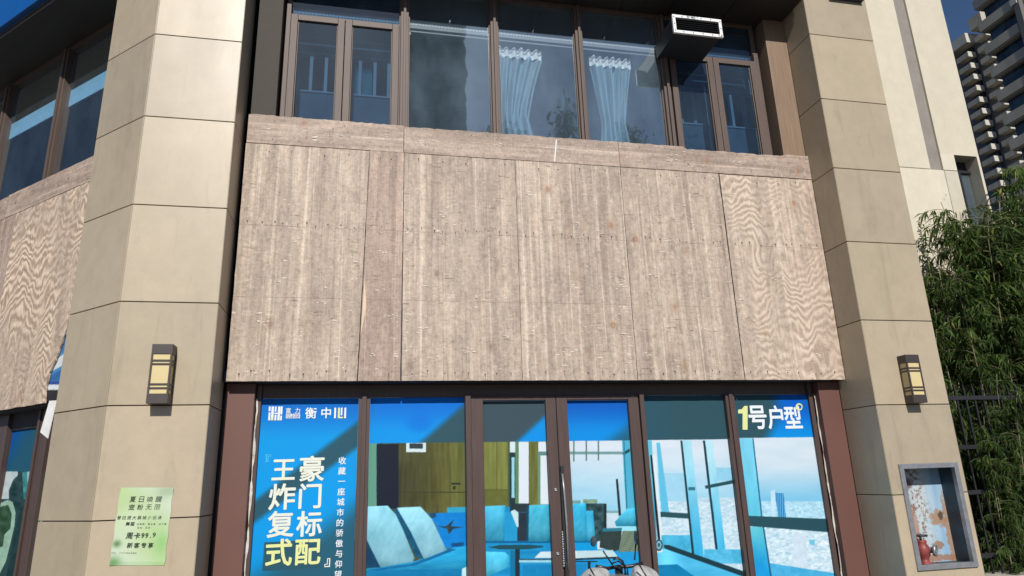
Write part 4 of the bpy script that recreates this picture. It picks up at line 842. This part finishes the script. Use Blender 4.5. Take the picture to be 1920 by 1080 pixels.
m = MB(MW); m.box(-7, 0, 3.2, 3.3, 3, 7.6); m.box(-7, -6.9, .75, 3.2, 3, 7.6); m.box(-7, 0, .75, 3.2, 7.4, 7.6); m.box(-7, 0, .75, 3.2, 3, 3.1); m.box(-.06, 0, .75, 3.2, 3, 7.6); m.build('wing_room', M_room, shop)
# boards of the wing
gw = 'plywood boards over the angled wing'
def wsheet(o, mat, lb, y0=.4, y1=.418, name='plywood_sheet', nl=()): return sheet(name, o, y0, y1, mat, lb, nl, gw, MW)
wsheet(edge((-2.43, 2.452), (-1.06, 2.452), 20, .004)+edge((-1.06, 2.452), (-1.085, 2.60), 5, .003)+edge((-1.085, 2.60), (-1.06, 2.76), 6, .004)+edge((-1.06, 2.76), (-.975, 2.88), 6, .004)+edge((-.975, 2.88), (-.835, 3.22), 14, .005)+[(-.78, 3.6), (-.66, 4.87)]+edge((-.66, 4.87), (-2.43, 4.87), 12, .004)+[(-2.43, 4.87)], M_ply_wing, 'curly-grained plywood sheet with torn lower corner left of the corner pillar')
wsheet(outline((-4.9, 2.452), (-2.432, 2.452), (-2.434, 4.87), (-4.9, 4.87), .002), M_ply_pink, 'smooth plywood sheet at the left edge of the view, beside the curly one')
wsheet(outline((-2.72, 4.875), (-.5, 4.875), (-.5, 5.18), (-2.72, 5.18), .003), M_ply_strip, 'short plywood strip above the curly-grained sheet of the wing', .396, .416, 'plywood_strip', [(-1.3, 5.03, .008, 0), (-1.5, 5.0, .006, 0), (-2.5, 5.02, .008, 0)])
wsheet(outline((-5.2, 4.87), (-2.735, 4.872), (-2.735, 5.17), (-5.2, 5.17), .004), M_ply_strip, 'plywood strip at the left edge of the view above the smooth sheet', .398, .418, 'plywood_strip')
# banner behind the torn corner
def bpaint(px, py, L):
    return layers(px, py, (80, 140, 190), [(py < 660, (70, 125, 178), 8), (inpoly(px, py, [(80, 690), (140, 650), (150, 668), (80, 705)]), (214, 222, 226), 5), (inpoly(px, py, [(80, 712), (150, 672), (150, 690), (80, 735)]), (58, 112, 170), 8), ((py > 716) & (py <= 721), (50, 70, 150)), ((py > 721) & (py < 731), (226, 230, 232)), (py >= 731, (48, 48, 54))])
e = empty('banner', tuple(MW @ Vector((-.9, .47, 2.6))), 'blue and white cloth banner showing behind the torn plywood corner', 'banner')
film('cloth', -1.3, -.45, 2.47, 3.5, .426, bpaint, e, .01, MW, curl=.004)
m = MB(MW); f_ = lambda px, py: None
m.prism([(-.985, 2.468), (-1.07, 2.158), (-.90, 2.085), (-.84, 2.46)], .408, .413)
tag(m.build('paper_sheet', plain('white_paper', (.72, .72, .70), .7)), 'loose white sheet hanging below the torn plywood corner', 'paper')
# wing shopfront
m = MB(MW); m.box(-7, -.05, .6, .7, 2.25, 2.43); ws = m.build('wing_shopfront', M_dark, shop)
for s0, s1 in [(2.13, 2.5), (1.25, 1.49), (.9, 1.08), (3.6, 3.75)]:
    m = MB(MW); m.box(-s1, -s0, .56, .68, 0, 2.43); m.box(-s1+.05, -s1+.08, .54, .559, 0, 2.43); m.build('mullion', M_bronze_low, ws, .004)
for s0, s1 in [(1.49, 2.13), (.4, .9), (1.08, 1.25), (2.5, 3.6)]: MB(MW).box(-s1, -s0, .63, .638, 0, 2.25).build('glass_pane', M_glass_s, ws)
def wp(px, py, L):
    u = smooth((px-10)/50+(py-820)/90)[:, None]; col = np.array([0, 84, 170.])*(1-u)+np.array([32, 86, 110.])*u
    below = py > 884
    img = layers(px, py, (40, 70, 72), [(rect(lambda *p: Z(0, 780, 3.6, p), -40, 360, 120, 560), (190, 205, 206), 12), (Z(0, 780, 3.6, [(60, 500), (90, 430), (150, 370), (160, 640), (60, 640)]), (36, 66, 68), 16), (Z(0, 780, 3.6, [(150, 380), (230, 360), (200, 560), (160, 560)]), (60, 130, 132), 26), (Z(0, 780, 3.6, [(180, 380), (225, 366), (215, 440), (190, 470)]), (150, 190, 200), 10),
        (Z(0, 780, 3.6, [(-60, 620), (0, 590), (50, 566), (85, 580), (105, 650), (98, 740), (70, 860), (40, 980), (0, 1060), (-60, 1100)]), (150, 186, 166), 14), (Z(0, 780, 3.6, [(-60, 660), (10, 610), (55, 600), (80, 660), (70, 760), (30, 800), (20, 880), (-60, 900)]), (52, 82, 62), 22), (Z(0, 780, 3.6, [(100, 760), (150, 600), (160, 1100), (40, 1100)]), (24, 56, 58), 8)])
    return np.where(below[:, None], img, col)
e = empty('window_film', tuple(MW @ Vector((-1.8, .62, 1.2))), 'printed film with blue heading and pale chair on the left wing window', 'window film')
film('print', -2.13, -1.49, .05, 2.25, .622, wp, e, .008, MW)
e = empty('window_film', tuple(MW @ Vector((-.9, .62, 1.2))), 'sliver of green printed film squeezed behind the corner pillar', 'window film')
film('print', -1.25, -1.08, .05, 2.25, .622, lambda px, py, L: layers(px, py, (40, 60, 66), [(py > 884, (110, 170, 160), 16)]), e, .01, MW)
# blue sign over the wing
m = MB(MW); m.box(-7, -.9, -.07, -.002, 7.325, 8.4); o = m.build('shop_sign', plain('blue_sign_face', (.002, .085, .32), .35, var=.06), None, .006); tag(o, 'bright blue sign box over the angled wing at the upper left corner', 'sign')
# ================================================================== cream annex wall on the right
e = empty('annex_wall', (8.5, .5, 0), 'tall cream rendered side wall with a grey stripe behind the bamboo', 'wall')
AY = .5; ax = [at(q, 150, AY)[0] for q in (1708, 1731)]
wx0, wx1 = at(1788, 290, AY)[0], at(1830, 290, AY)[0]; wz1 = at(1810, 292, AY)[2]; wz0 = 3.6; EX = wx1+.04; zs = 5.50
m = MB(); z9 = 13
def cr(x0, x1, z0, z1, y0=AY): m.box(x0, x1, y0, AY+.30, z0, z1)
cr(7.46, ax[0], zs+.006, z9); cr(ax[1], EX, zs+.006 if 0 else wz1+.0, z9); cr(ax[1], wx0, zs+.006, wz1); cr(7.46, ax[1], 0, zs-.006); cr(ax[1]+.008, wx0, 0, zs-.006); cr(wx1, EX, 0, wz1); cr(wx0, wx1, 0, wz0)
m.m = 1; m.box(ax[0]+.001, ax[1]-.001, AY+.03, AY+.28, zs, z9-.01); m.m = 2; m.box(7.47, ax[1]+.2, AY+.04, AY+.27, .0, zs+.02)
m.build('wall', [M_cream, M_grey, M_joint], e)
m = MB(); m.box(wx0, wx1, AY+.2, AY+.24, wz0, wz1); m.build('window_recess', M_dark, e)
MB().box(wx0+.02, wx1-.02, AY+.17, AY+.178, wz0, wz1-.16).build('glass_pane', M_glass, e)
m = MB(); m.box(wx0, wx1, AY+.14, AY+.19, wz1-.2, wz1-.16); m.box(wx0+.17, wx0+.2, AY+.14, AY+.19, wz0, wz1-.2); m.build('window_frame', M_black, e)
# ================================================================== apartment towers
b = NB('tower_concrete'); b.base(b.mix(1., (.43, .39, .31), b.ramp(b.noise(b.coord((.6, .6, .2)), .8, 4), [(.3, .8), (.7, 1.08)]), 'MULTIPLY'), .85); M_tow = b.m
M_tow_d = plain('tower_dark_grey', (.14, .135, .13), .8, var=.1, scale=.5); M_tow_w = plain('tower_white', (.50, .475, .41), .8, var=.06, scale=.5)  # dark grey for the tower cores and the pier
b = NB('tower_glass'); b.base(b.ramp(b.noise(b.coord((.35, .35, .35)), 1.5, 2), [(.4, (.012, .018, .028)), (.62, (.05, .075, .10))]), .08, 0, .6); M_tglass = b.m
cam2 = CAM
def dirpt(px, py, D): d = ray(px, py); h = sqrt(d[0]**2+d[1]**2); return CAM+d*(D/h)
# near tower: long face looks towards -x, receding from the viewer
P = dirpt(1832, 45, 88); TX, TY1 = P[0], P[1]; TOP = dirpt(1832, 2, 88)[2]
FH = 3.05; e = empty('apartment_tower', (TX+8, TY1-14, 0), 'near grey apartment tower with long balcony bands and dark blue glass, top right', 'building', 'apartment towers in the background')
L_ = 26
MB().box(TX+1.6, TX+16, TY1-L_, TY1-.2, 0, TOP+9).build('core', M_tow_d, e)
zf = TOP-1.0; k = 0
while zf > 14:
    m = MB(); m.box(TX+.1, TX+1.5, TY1-4.3, TY1, zf, zf+1.15); m.box(TX+.3, TX+1.55, TY1-4.2, TY1-.1, zf-.12, zf); m.build('balcony', M_tow, e)
    m = MB(); m.box(TX+.9, TX+1.5, TY1-4.3, TY1-.5, zf+1.15, zf+FH-.12); m.build('window_band', M_tglass, e)
    m = MB(); m.box(TX+.6, TX+1.5, TY1-L_, TY1-5.2, zf-.3, zf+.75); m.build('spandrel', M_tow, e)
    m = MB(); m.box(TX+.9, TX+1.55, TY1-L_, TY1-5.2, zf+.75, zf+FH-.3); m.build('window_band', M_tglass, e)
    if k in (1, 4, 6): MB().box(TX-.1, TX+.6, TY1-4.95, TY1-4.2, zf+.2, zf+.9).build('air_conditioner', M_tow_w, e)
    zf -= FH; k += 1
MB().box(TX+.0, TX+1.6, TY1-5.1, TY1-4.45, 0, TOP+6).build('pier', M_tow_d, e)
MB().box(TX-.3, TX+2.2, TY1-5.2, TY1+.8, TOP+1.6, TOP+2.3).build('cornice', M_tow, e)
# far tower: two stacks of balconies
D = 178; Pa = dirpt(1790, 100, D); FX_, FY_ = Pa[0], Pa[1]; FT = dirpt(1800, 92, D)[2]
e = empty('apartment_tower', (FX_+8, FY_-6, 0), 'far apartment tower with stacked balconies, their sunlit ends coloured white, behind the cream wall edge', 'building', 'apartment towers in the background')
Pb = dirpt(1848, 100, D); 
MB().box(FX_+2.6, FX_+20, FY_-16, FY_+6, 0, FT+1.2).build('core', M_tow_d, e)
zf = FT-.6; k = 0; FH2 = 3.0
while zf > 20:
    for yy, w_, dx_ in [(FY_, 2.9, 0.), (FY_-4.9, 2.6, .9)]:
        if k == 0 and yy == FY_: continue
        z_ = zf+(2.6 if yy != FY_ else 0)
        m = MB(); m.box(FX_+dx_, FX_+dx_+2.2, yy-w_, yy, z_, z_+1.25); m.m = 1; m.box(FX_+dx_-.02, FX_+dx_+2.2, yy-w_-.35, yy-w_-.02, z_-.05, z_+1.3)  # white end slab puts the sunlit balcony end into the colour
        m.build('balcony', [M_tow, M_tow_w], e)
        MB().box(FX_+dx_+1.9, FX_+dx_+2.58, yy-w_, yy, z_+1.3, z_+FH2-.25).build('window_band', M_tglass, e)
    zf -= FH2; k += 1
m = MB(); m.box(FX_-.2, FX_+4, FY_-3.8, FY_+2, FT-.2, FT+2.3); m.build('parapet', M_tow_w, e)
m = MB(); m.box(FX_+.6, FX_+5, FY_-7.9, FY_-4.6, FT+2.2, FT+5.2); m.build('parapet', M_tow, e)
# ================================================================== iron fence on its plinth
e = empty('iron_fence', (10, -.3, 0), 'dark iron fence with upright bars in front of the bamboo', 'fence')
M_plinth = plain('pale_stone', (.42, .39, .33), .8, var=.15)
m = MB(); m.box(7.50, 14, -.5, -.1, 0, .44); m.build('plinth', M_plinth, e, .01)
for z in (.62, 1.25, 1.72, 2.25): MB().box(7.5, 14, -.32, -.28, z-.022, z+.022).build('rail', M_black, e)
bar0 = None
for k in range(54):
    x = 7.56+k*.118
    if bar0 is None:
        m = MB(); m.box(x-.009, x+.009, -.309, -.291, .4401, 2.33); m.add([(x-.012, -.312, 2.33), (x+.012, -.312, 2.33), (x+.012, -.288, 2.33), (x-.012, -.288, 2.33), (x, -.3, 2.42)], [(0, 1, 4), (1, 2, 4), (2, 3, 4), (3, 0, 4)]); bar0 = m.build('bar', M_black, e)
    else:
        o = bar0.copy(); C.objects.link(o); o.parent = e; o.location.x = k*.118
# ================================================================== bamboo and shrub
def leafmat(name, c1, c2):
    b = NB(name); col = b.mix(b.ramp(b.isl(), [(0, 0.), (1, 1.)]), c1, c2); col = b.mix(b.ramp(b.isl(), [(.955, 0.), (.965, 1.)]), col, (.22, .19, .06)); big = b.noise(b.coord(), 1.6, 3); col = b.mix(1., col, b.ramp(big, [(.35, .6), (.65, 1.25)]), 'MULTIPLY'); b.base(col, .6, 0, .15)
    t = b.n('BsdfTranslucent'); b.t.links.new(b.mix(.5, col, (.12, .20, .02)), t.inputs[0]); mx = b.n('MixShader'); mx.inputs[0].default_value = .28
    b.t.links.new(b.p.outputs[0], mx.inputs[1]); b.t.links.new(t.outputs[0], mx.inputs[2]); b.t.links.new(mx.outputs[0], b.out.inputs[0]); return b.m
M_bam = leafmat('bamboo_leaf', (.022, .052, .014), (.085, .13, .028)); M_shr = leafmat('shrub_leaf', (.03, .055, .02), (.06, .095, .03)); M_culm = plain('bamboo_culm', (.20, .19, .10), .5, var=.25, scale=9)
def add_leaf(V, F, p, d, L, w):
    d = d.normalized(); s = d.cross(Vector((0, 0, 1)));
    if s.length < .1: s = Vector((1, 0, 0))
    s.normalize(); s = (s*cos(a_ := random.uniform(-1.2, 1.2))+d.cross(s)*sin(a_)); i = len(V); m_ = p+d*L*.45+Vector((0, 0, .008)); q = p+d*L+Vector((0, 0, -L*.18))
    V += [p, m_+s*w, q, m_-s*w]; F.append((i, i+1, i+2, i+3))
def bamboo(seed, H, nbr, spread, dens):
    random.seed(seed); V = []; F = []; cm = MB()
    for c_ in range(3):
        bx, by = random.uniform(-.18, .18), random.uniform(-.18, .18); lean = Vector((random.uniform(-.12, .12), random.uniform(-.12, .06), 0)); h = H*random.uniform(.82, 1.)
        path = [Vector((bx, by, 0))+lean*(t*h*t)+Vector((0, 0, h*t)) for t in [k/14 for k in range(15)]]
        path[-1] += lean*.8; cm.tube(path, [.016*(1-.75*k/14) for k in range(15)], 6)
        for _ in range(nbr):
            t = random.random()**.8*.93+.05; k = min(13, int(t*14)); p = path[k].lerp(path[k+1], t*14-k)
            a_ = random.uniform(0, 2*pi); ln = spread*random.uniform(.5, 1.)*(1-.45*t); d = Vector((cos(a_), sin(a_), random.uniform(.1, .7)))
            pts = []; pos = p.copy(); dd = d.normalized()
            for s_ in range(6): pts.append(pos.copy()); pos = pos+dd*ln/5; dd = (dd+Vector((0, 0, -.22))).normalized()
            cm.tube(pts, [.004, .0035, .003, .0025, .002, .0015], 4)
            for _ in range(dens):
                s_ = random.uniform(.8, 4.99); kk = int(s_); q = pts[kk].lerp(pts[kk+1], s_-kk); dr = (pts[kk+1]-pts[kk]).normalized()
                ld = dr*.6+Vector((random.uniform(-.8, .8), random.uniform(-.8, .8), random.uniform(-1.6, .1))); add_leaf(V, F, q, ld, random.uniform(.11, .21), random.uniform(.008, .013))
    return cm, V, F
protos = []
for i, (seed, H, nbr, sp_, de) in enumerate([(11, 5.2, 62, .8, 24), (23, 4.6, 60, .75, 24), (37, 4.0, 56, .7, 26)]):
    cm, V, F = bamboo(seed, H, nbr, sp_, de)
    mc = cm.build('culm', M_culm); ml = MB(); ml.v = [tuple(v) for v in V]; ml.f = F; ml.mi = [0]*len(F); ml.sm = [False]*len(F); lo = ml.build('foliage', M_bam); protos.append((mc, lo, H))
random.seed(5)
spots = [(8.0, .3, 2, .85), (8.35, .22, 1, .86), (8.75, .3, 1, 1.02), (8.95, .25, 0, .93), (9.35, .4, 0, .98), (9.6, .7, 0, 1.03), (9.95, .2, 0, 1.03), (10.3, 1.0, 0, 1.1), (10.6, .3, 0, 1.08), (8.3, -.26, 2, .62), (9.5, -.3, 2, .8), (10.9, .8, 1, 1.15), (11.4, .2, 0, 1.05), (7.86, .42, 2, .75), (8.15, .3, 2, .95), (8.55, .35, 1, .88), (8.8, .36, 2, .85), (9.45, .4, 1, 1.05), (10.1, -.3, 2, .9), (7.9, -.25, 2, .5), (9.3, .6, 0, 1.0),]
blab = ['short bamboo clump hugging the right pillar edge', 'tall bamboo clump standing in front of the cream wall', 'bamboo clump under the dark window of the cream wall', 'bamboo clump with leafy top before the far tower', 'bamboo clump at the right edge behind the iron fence', 'bamboo clump set back behind the fence near the towers']
for i, (x, y, k, sc) in enumerate(spots):
    mc, lo, H = protos[k]
    lb = blab[0] if x < 8.1 else blab[1] if x < 8.5 else blab[2] if x < 8.9 else blab[5] if y > .5 else blab[3] if x < 9.5 else blab[4]
    if y < -.24: lb = 'low bamboo clump poking through in front of the iron fence bars'
    r = empty('bamboo', (x, y, .1), lb, 'bamboo', 'bamboo clumps behind the iron fence', random.uniform(0, 6.28)); r.scale = (sc, sc, sc)
    for src in (mc, lo):
        used = src.parent is not None; o = src.copy() if used else src
        if used: C.objects.link(o)
        o.parent = r
# broadleaf shrub beside the pillar
V = []; F = []; cm = MB(); random.seed(9)
for _ in range(9):
    a_ = random.uniform(0, 6.28); tip = Vector((random.uniform(-.35, .35), random.uniform(-.2, .2), random.uniform(3.3, 4.5))); pts = [Vector((0, 0, 0)).lerp(tip, t/9)+Vector((sin(t*.8+a_), cos(t*.7+a_), 0))*.04 for t in range(10)]; cm.tube(pts, [.014*(1-.09*t) for t in range(10)], 5)
    for _ in range(260):
        t = random.random()**.6*8.99; k = int(t); p = pts[k].lerp(pts[k+1], t-k)+Vector((random.gauss(0, .09), random.gauss(0, .09), 0))*(1.15-t/9); add_leaf(V, F, p, Vector((random.uniform(-1, 1), random.uniform(-1, 1), random.uniform(-.2, .9))), random.uniform(.035, .06), random.uniform(.010, .016))
e = empty('shrub', (8.13, .22, .1), 'small-leaved shrub with an upright twig beside the right pillar edge', 'shrub'); cm.v = [tuple(Vector(v)+Vector((8.13, .22, .1))) for v in cm.v]; cm.build('stem', M_culm, e)
ml = MB(); ml.v = [tuple(v+Vector((8.13, .22, .1))) for v in V]; ml.f = F; ml.mi = [0]*len(F); ml.sm = [False]*len(F); ml.build('foliage', M_shr, e)
# ================================================================== scooter parked before the doors (only its top is in frame)
sx_, sy_ = 3.13, -1.6
e = empty('electric_scooter', (sx_, sy_, 0), 'parked electric scooter with grey handlebar mitts and two black mirrors', 'scooter')
b = NB('grey_mitt_cloth'); b.base(b.ramp(b.noise(b.coord(), 9, 4), [(.35, (.23, .235, .235)), (.65, (.42, .42, .41))]), .9); b.bump(b.noise(b.coord(), 14, 3), .5, .02); M_mitt = b.m
M_sc = plain('scooter_paint', (.16, .17, .18), .3)
def pp(px, py, dy=0): return Vector(at(px, py, sy_+dy))
hl, hr = pp(1118, 1062), pp(1205, 1056); hc = pp(1160, 1062, .05)
m = MB(); m.tube([hl, pp(1138, 1066, .02), hc, pp(1182, 1062, .02), hr], .013, 8); m.tube([hc, (sx_, sy_+.02, .55), (sx_, sy_-.12, .3)], .03, 10); m.build('handlebar', M_blackp, e)
def mitt(mb, a, b_, seed, n=18):
    random.seed(seed); a = Vector(a); b_ = Vector(b_); ax = (b_-a).normalized(); s = ax.cross(Vector((0, 1, 0))).normalized(); t = ax.cross(s); prof = [.010, .042, .062, .078, .09, .096, .098, .094, .09]; k = len(prof); vs = []
    fold = [random.uniform(.84, 1.14) for _ in range(n)]
    for q in range(k):
        o = a+(b_-a)*(q/(k-1)); sag = Vector((0, 0, -.03*(q/(k-1))**2))
        for i in range(n): f = 2*pi*i/n; r = prof[q]*(1+(fold[i]-1)*min(1, q/2)+random.uniform(-.05, .05)); vs.append(o+sag+(s*cos(f)*1.15+t*sin(f)*.9)*r)
    for q, sc in ((k-1, .8),):
        o = a+(b_-a)*.8
        for i in range(n): f = 2*pi*i/n; vs.append(o+(s*cos(f)*1.1+t*sin(f)*.85)*.075)
    k += 1
    mb.add(vs, [(q*n+i, q*n+(i+1) % n, (q+1)*n+(i+1) % n, (q+1)*n+i) for q in range(k-1) for i in range(n)]+[[i for i in reversed(range(n))], [(k-1)*n+i for i in range(n)]], True)
for (c, p0_, p1_, s_) in [((1116, 1094), (1140, 1070), (1100, 1108), 3), ((1208, 1086), (1189, 1062), (1222, 1104), 8)]:
    m = MB(); mitt(m, pp(*p0_, -.03), pp(*p1_, -.1), s_); mt_ = m.build('hand_mitt', M_mitt, e); sd = mt_.modifiers.new('smooth', 'SUBSURF'); sd.levels = 1; sd.render_levels = 1
    p = pp(*c, -.17); MB().tube([p+Vector((-.03, 0, .1)), p+Vector((.02, -.02, .0)), p+Vector((.07, 0, -.1))], .006, 6).build('drawstring', M_blackp, mt_)
for (c, s0, s1, w_, h_) in [((1113, 1015), (1131, 1033), (1149, 1060), .055, .035), ((1192, 1008), (1192, 1020), (1190, 1050), .03, .05)]:
    p = pp(*c, -.02); m = MB(); m._lathe(p+Vector((0, .02, 0)), Vector((.1, -1, 0)), [(0, .0), (0, .8), (.012, 1.), (.03, 1.), (.034, .92), (.034, 0)], 18)
    m.v = [(p[0]+(v[0]-p[0])*w_*(1 if abs(v[0]-p[0]) > 0 else 1), v[1], p[2]+(v[2]-p[2])*h_) for v in m.v]; mm = m.build('mirror', M_blackp, e)
    MB().tube([pp(*s0), pp(*s1)], .006, 8).build('mirror_stem', M_blackp, mm)
for k, q in enumerate([[(1150, 1050), (1158, 1045), (1168, 1052), (1174, 1078)], [(1148, 1056), (1160, 1052), (1172, 1062), (1172, 1080)], [(1150, 1046), (1164, 1050), (1176, 1066), (1178, 1082)]]): MB().tube([pp(*c, -.03-.02*k) for c in q], .006, 6).build('cable', M_blackp, e)
p = pp(1160, 1074); MB().box(p[0]-.09, p[0]+.09, sy_-.1, sy_+.06, p[2]-.12, p[2]-.01).build('headlight_cowl', M_sc, e, .03, 3)
m = MB(); m.prism([(sx_-.17, .35), (sx_+.17, .35), (sx_+.13, .82), (sx_-.13, .82)], sy_-.05, sy_+.0); m.box(sx_-.16, sx_+.16, sy_+.0, sy_+.5, .28, .34); m.box(sx_-.15, sx_+.15, sy_+.5, sy_+1.1, .28, .62); m.build('body', M_sc, e, .03, 3)
MB().box(sx_-.14, sx_+.14, sy_+.5, sy_+1.12, .622, .70).build('seat', M_blackp, e, .03, 3)
for yy in (sy_-.2, sy_+1.0):
    MB()._lathe(Vector((sx_-.045, yy, .21)), Vector((1, 0, 0)), [(0, .12), (.01, .19), (.045, .21), (.08, .19), (.09, .12), (.09, .0)], 26).build('wheel', M_blackp, e)
# ================================================================== what stands behind the viewer (seen only in the glass)
M_opp = plain('dark_tower', (.10, .105, .11), .7)
e = empty('office_tower', (12, -104, 0), 'dark office tower across the street, mirrored in the upper panes', 'building')
m = MB(); m.box(6.9, 17.3, -112, -100, 0, 95); m.build('wall', M_opp, e); M_owin = M_tglass
m = MB()
for k in range(28): m.box(7.3, 16.9, -99.99, -99.9, 3+k*3.2, 4.7+k*3.2)
m.build('window_band', M_owin, e)
def tree(x, y, H, R, seed, label):
    random.seed(seed); e = empty('tree', (x, y, 0), label, 'tree', 'trees across the street'); m = MB(); m.tube([(x, y, 0), (x+.2, y, H*.3), (x-.1, y+.1, H*.6), (x, y, H*.92)], [.28, .22, .14, .03], 8)
    V = []; F = []
    for _ in range(26):
        z = H*random.uniform(.3, .85); a_ = random.uniform(0, 6.28); ln = R*random.uniform(.5, 1)*(1.15-z/H); tip = Vector((x+cos(a_)*ln, y+sin(a_)*ln, z+ln*random.uniform(.5, 1.2))); m.tube([(x, y, z), tip], [.07, .015], 5)
        for _ in range(110):
            p = Vector((x, y, z)).lerp(tip, random.uniform(.3, 1.08))+Vector((random.gauss(0, .45), random.gauss(0, .45), random.gauss(0, .4))); add_leaf(V, F, p, Vector((random.uniform(-1, 1), random.uniform(-1, 1), random.uniform(-.6, .6))), random.uniform(.25, .45), random.uniform(.06, .11))
    m.build('trunk', M_culm, e); ml = MB(); ml.v = [tuple(v) for v in V]; ml.f = F; ml.mi = [0]*len(F); ml.sm = [False]*len(F); ml.build('crown', M_shr, e)
for k, (x, y, H, R) in enumerate([(9.3, -30, 26, 3.0), (13.6, -31, 29, 1.6), (17.0, -30, 26, 3.4), (22, -32, 24.5, 3.4)]): tree(x, y, H, R, 50+k, ['street tree nearest the dark tower, mirrored in glass', 'slender tall street tree mirrored in the middle pane', 'broad street tree mirrored in the third pane', 'street tree farthest right across the road'][k])
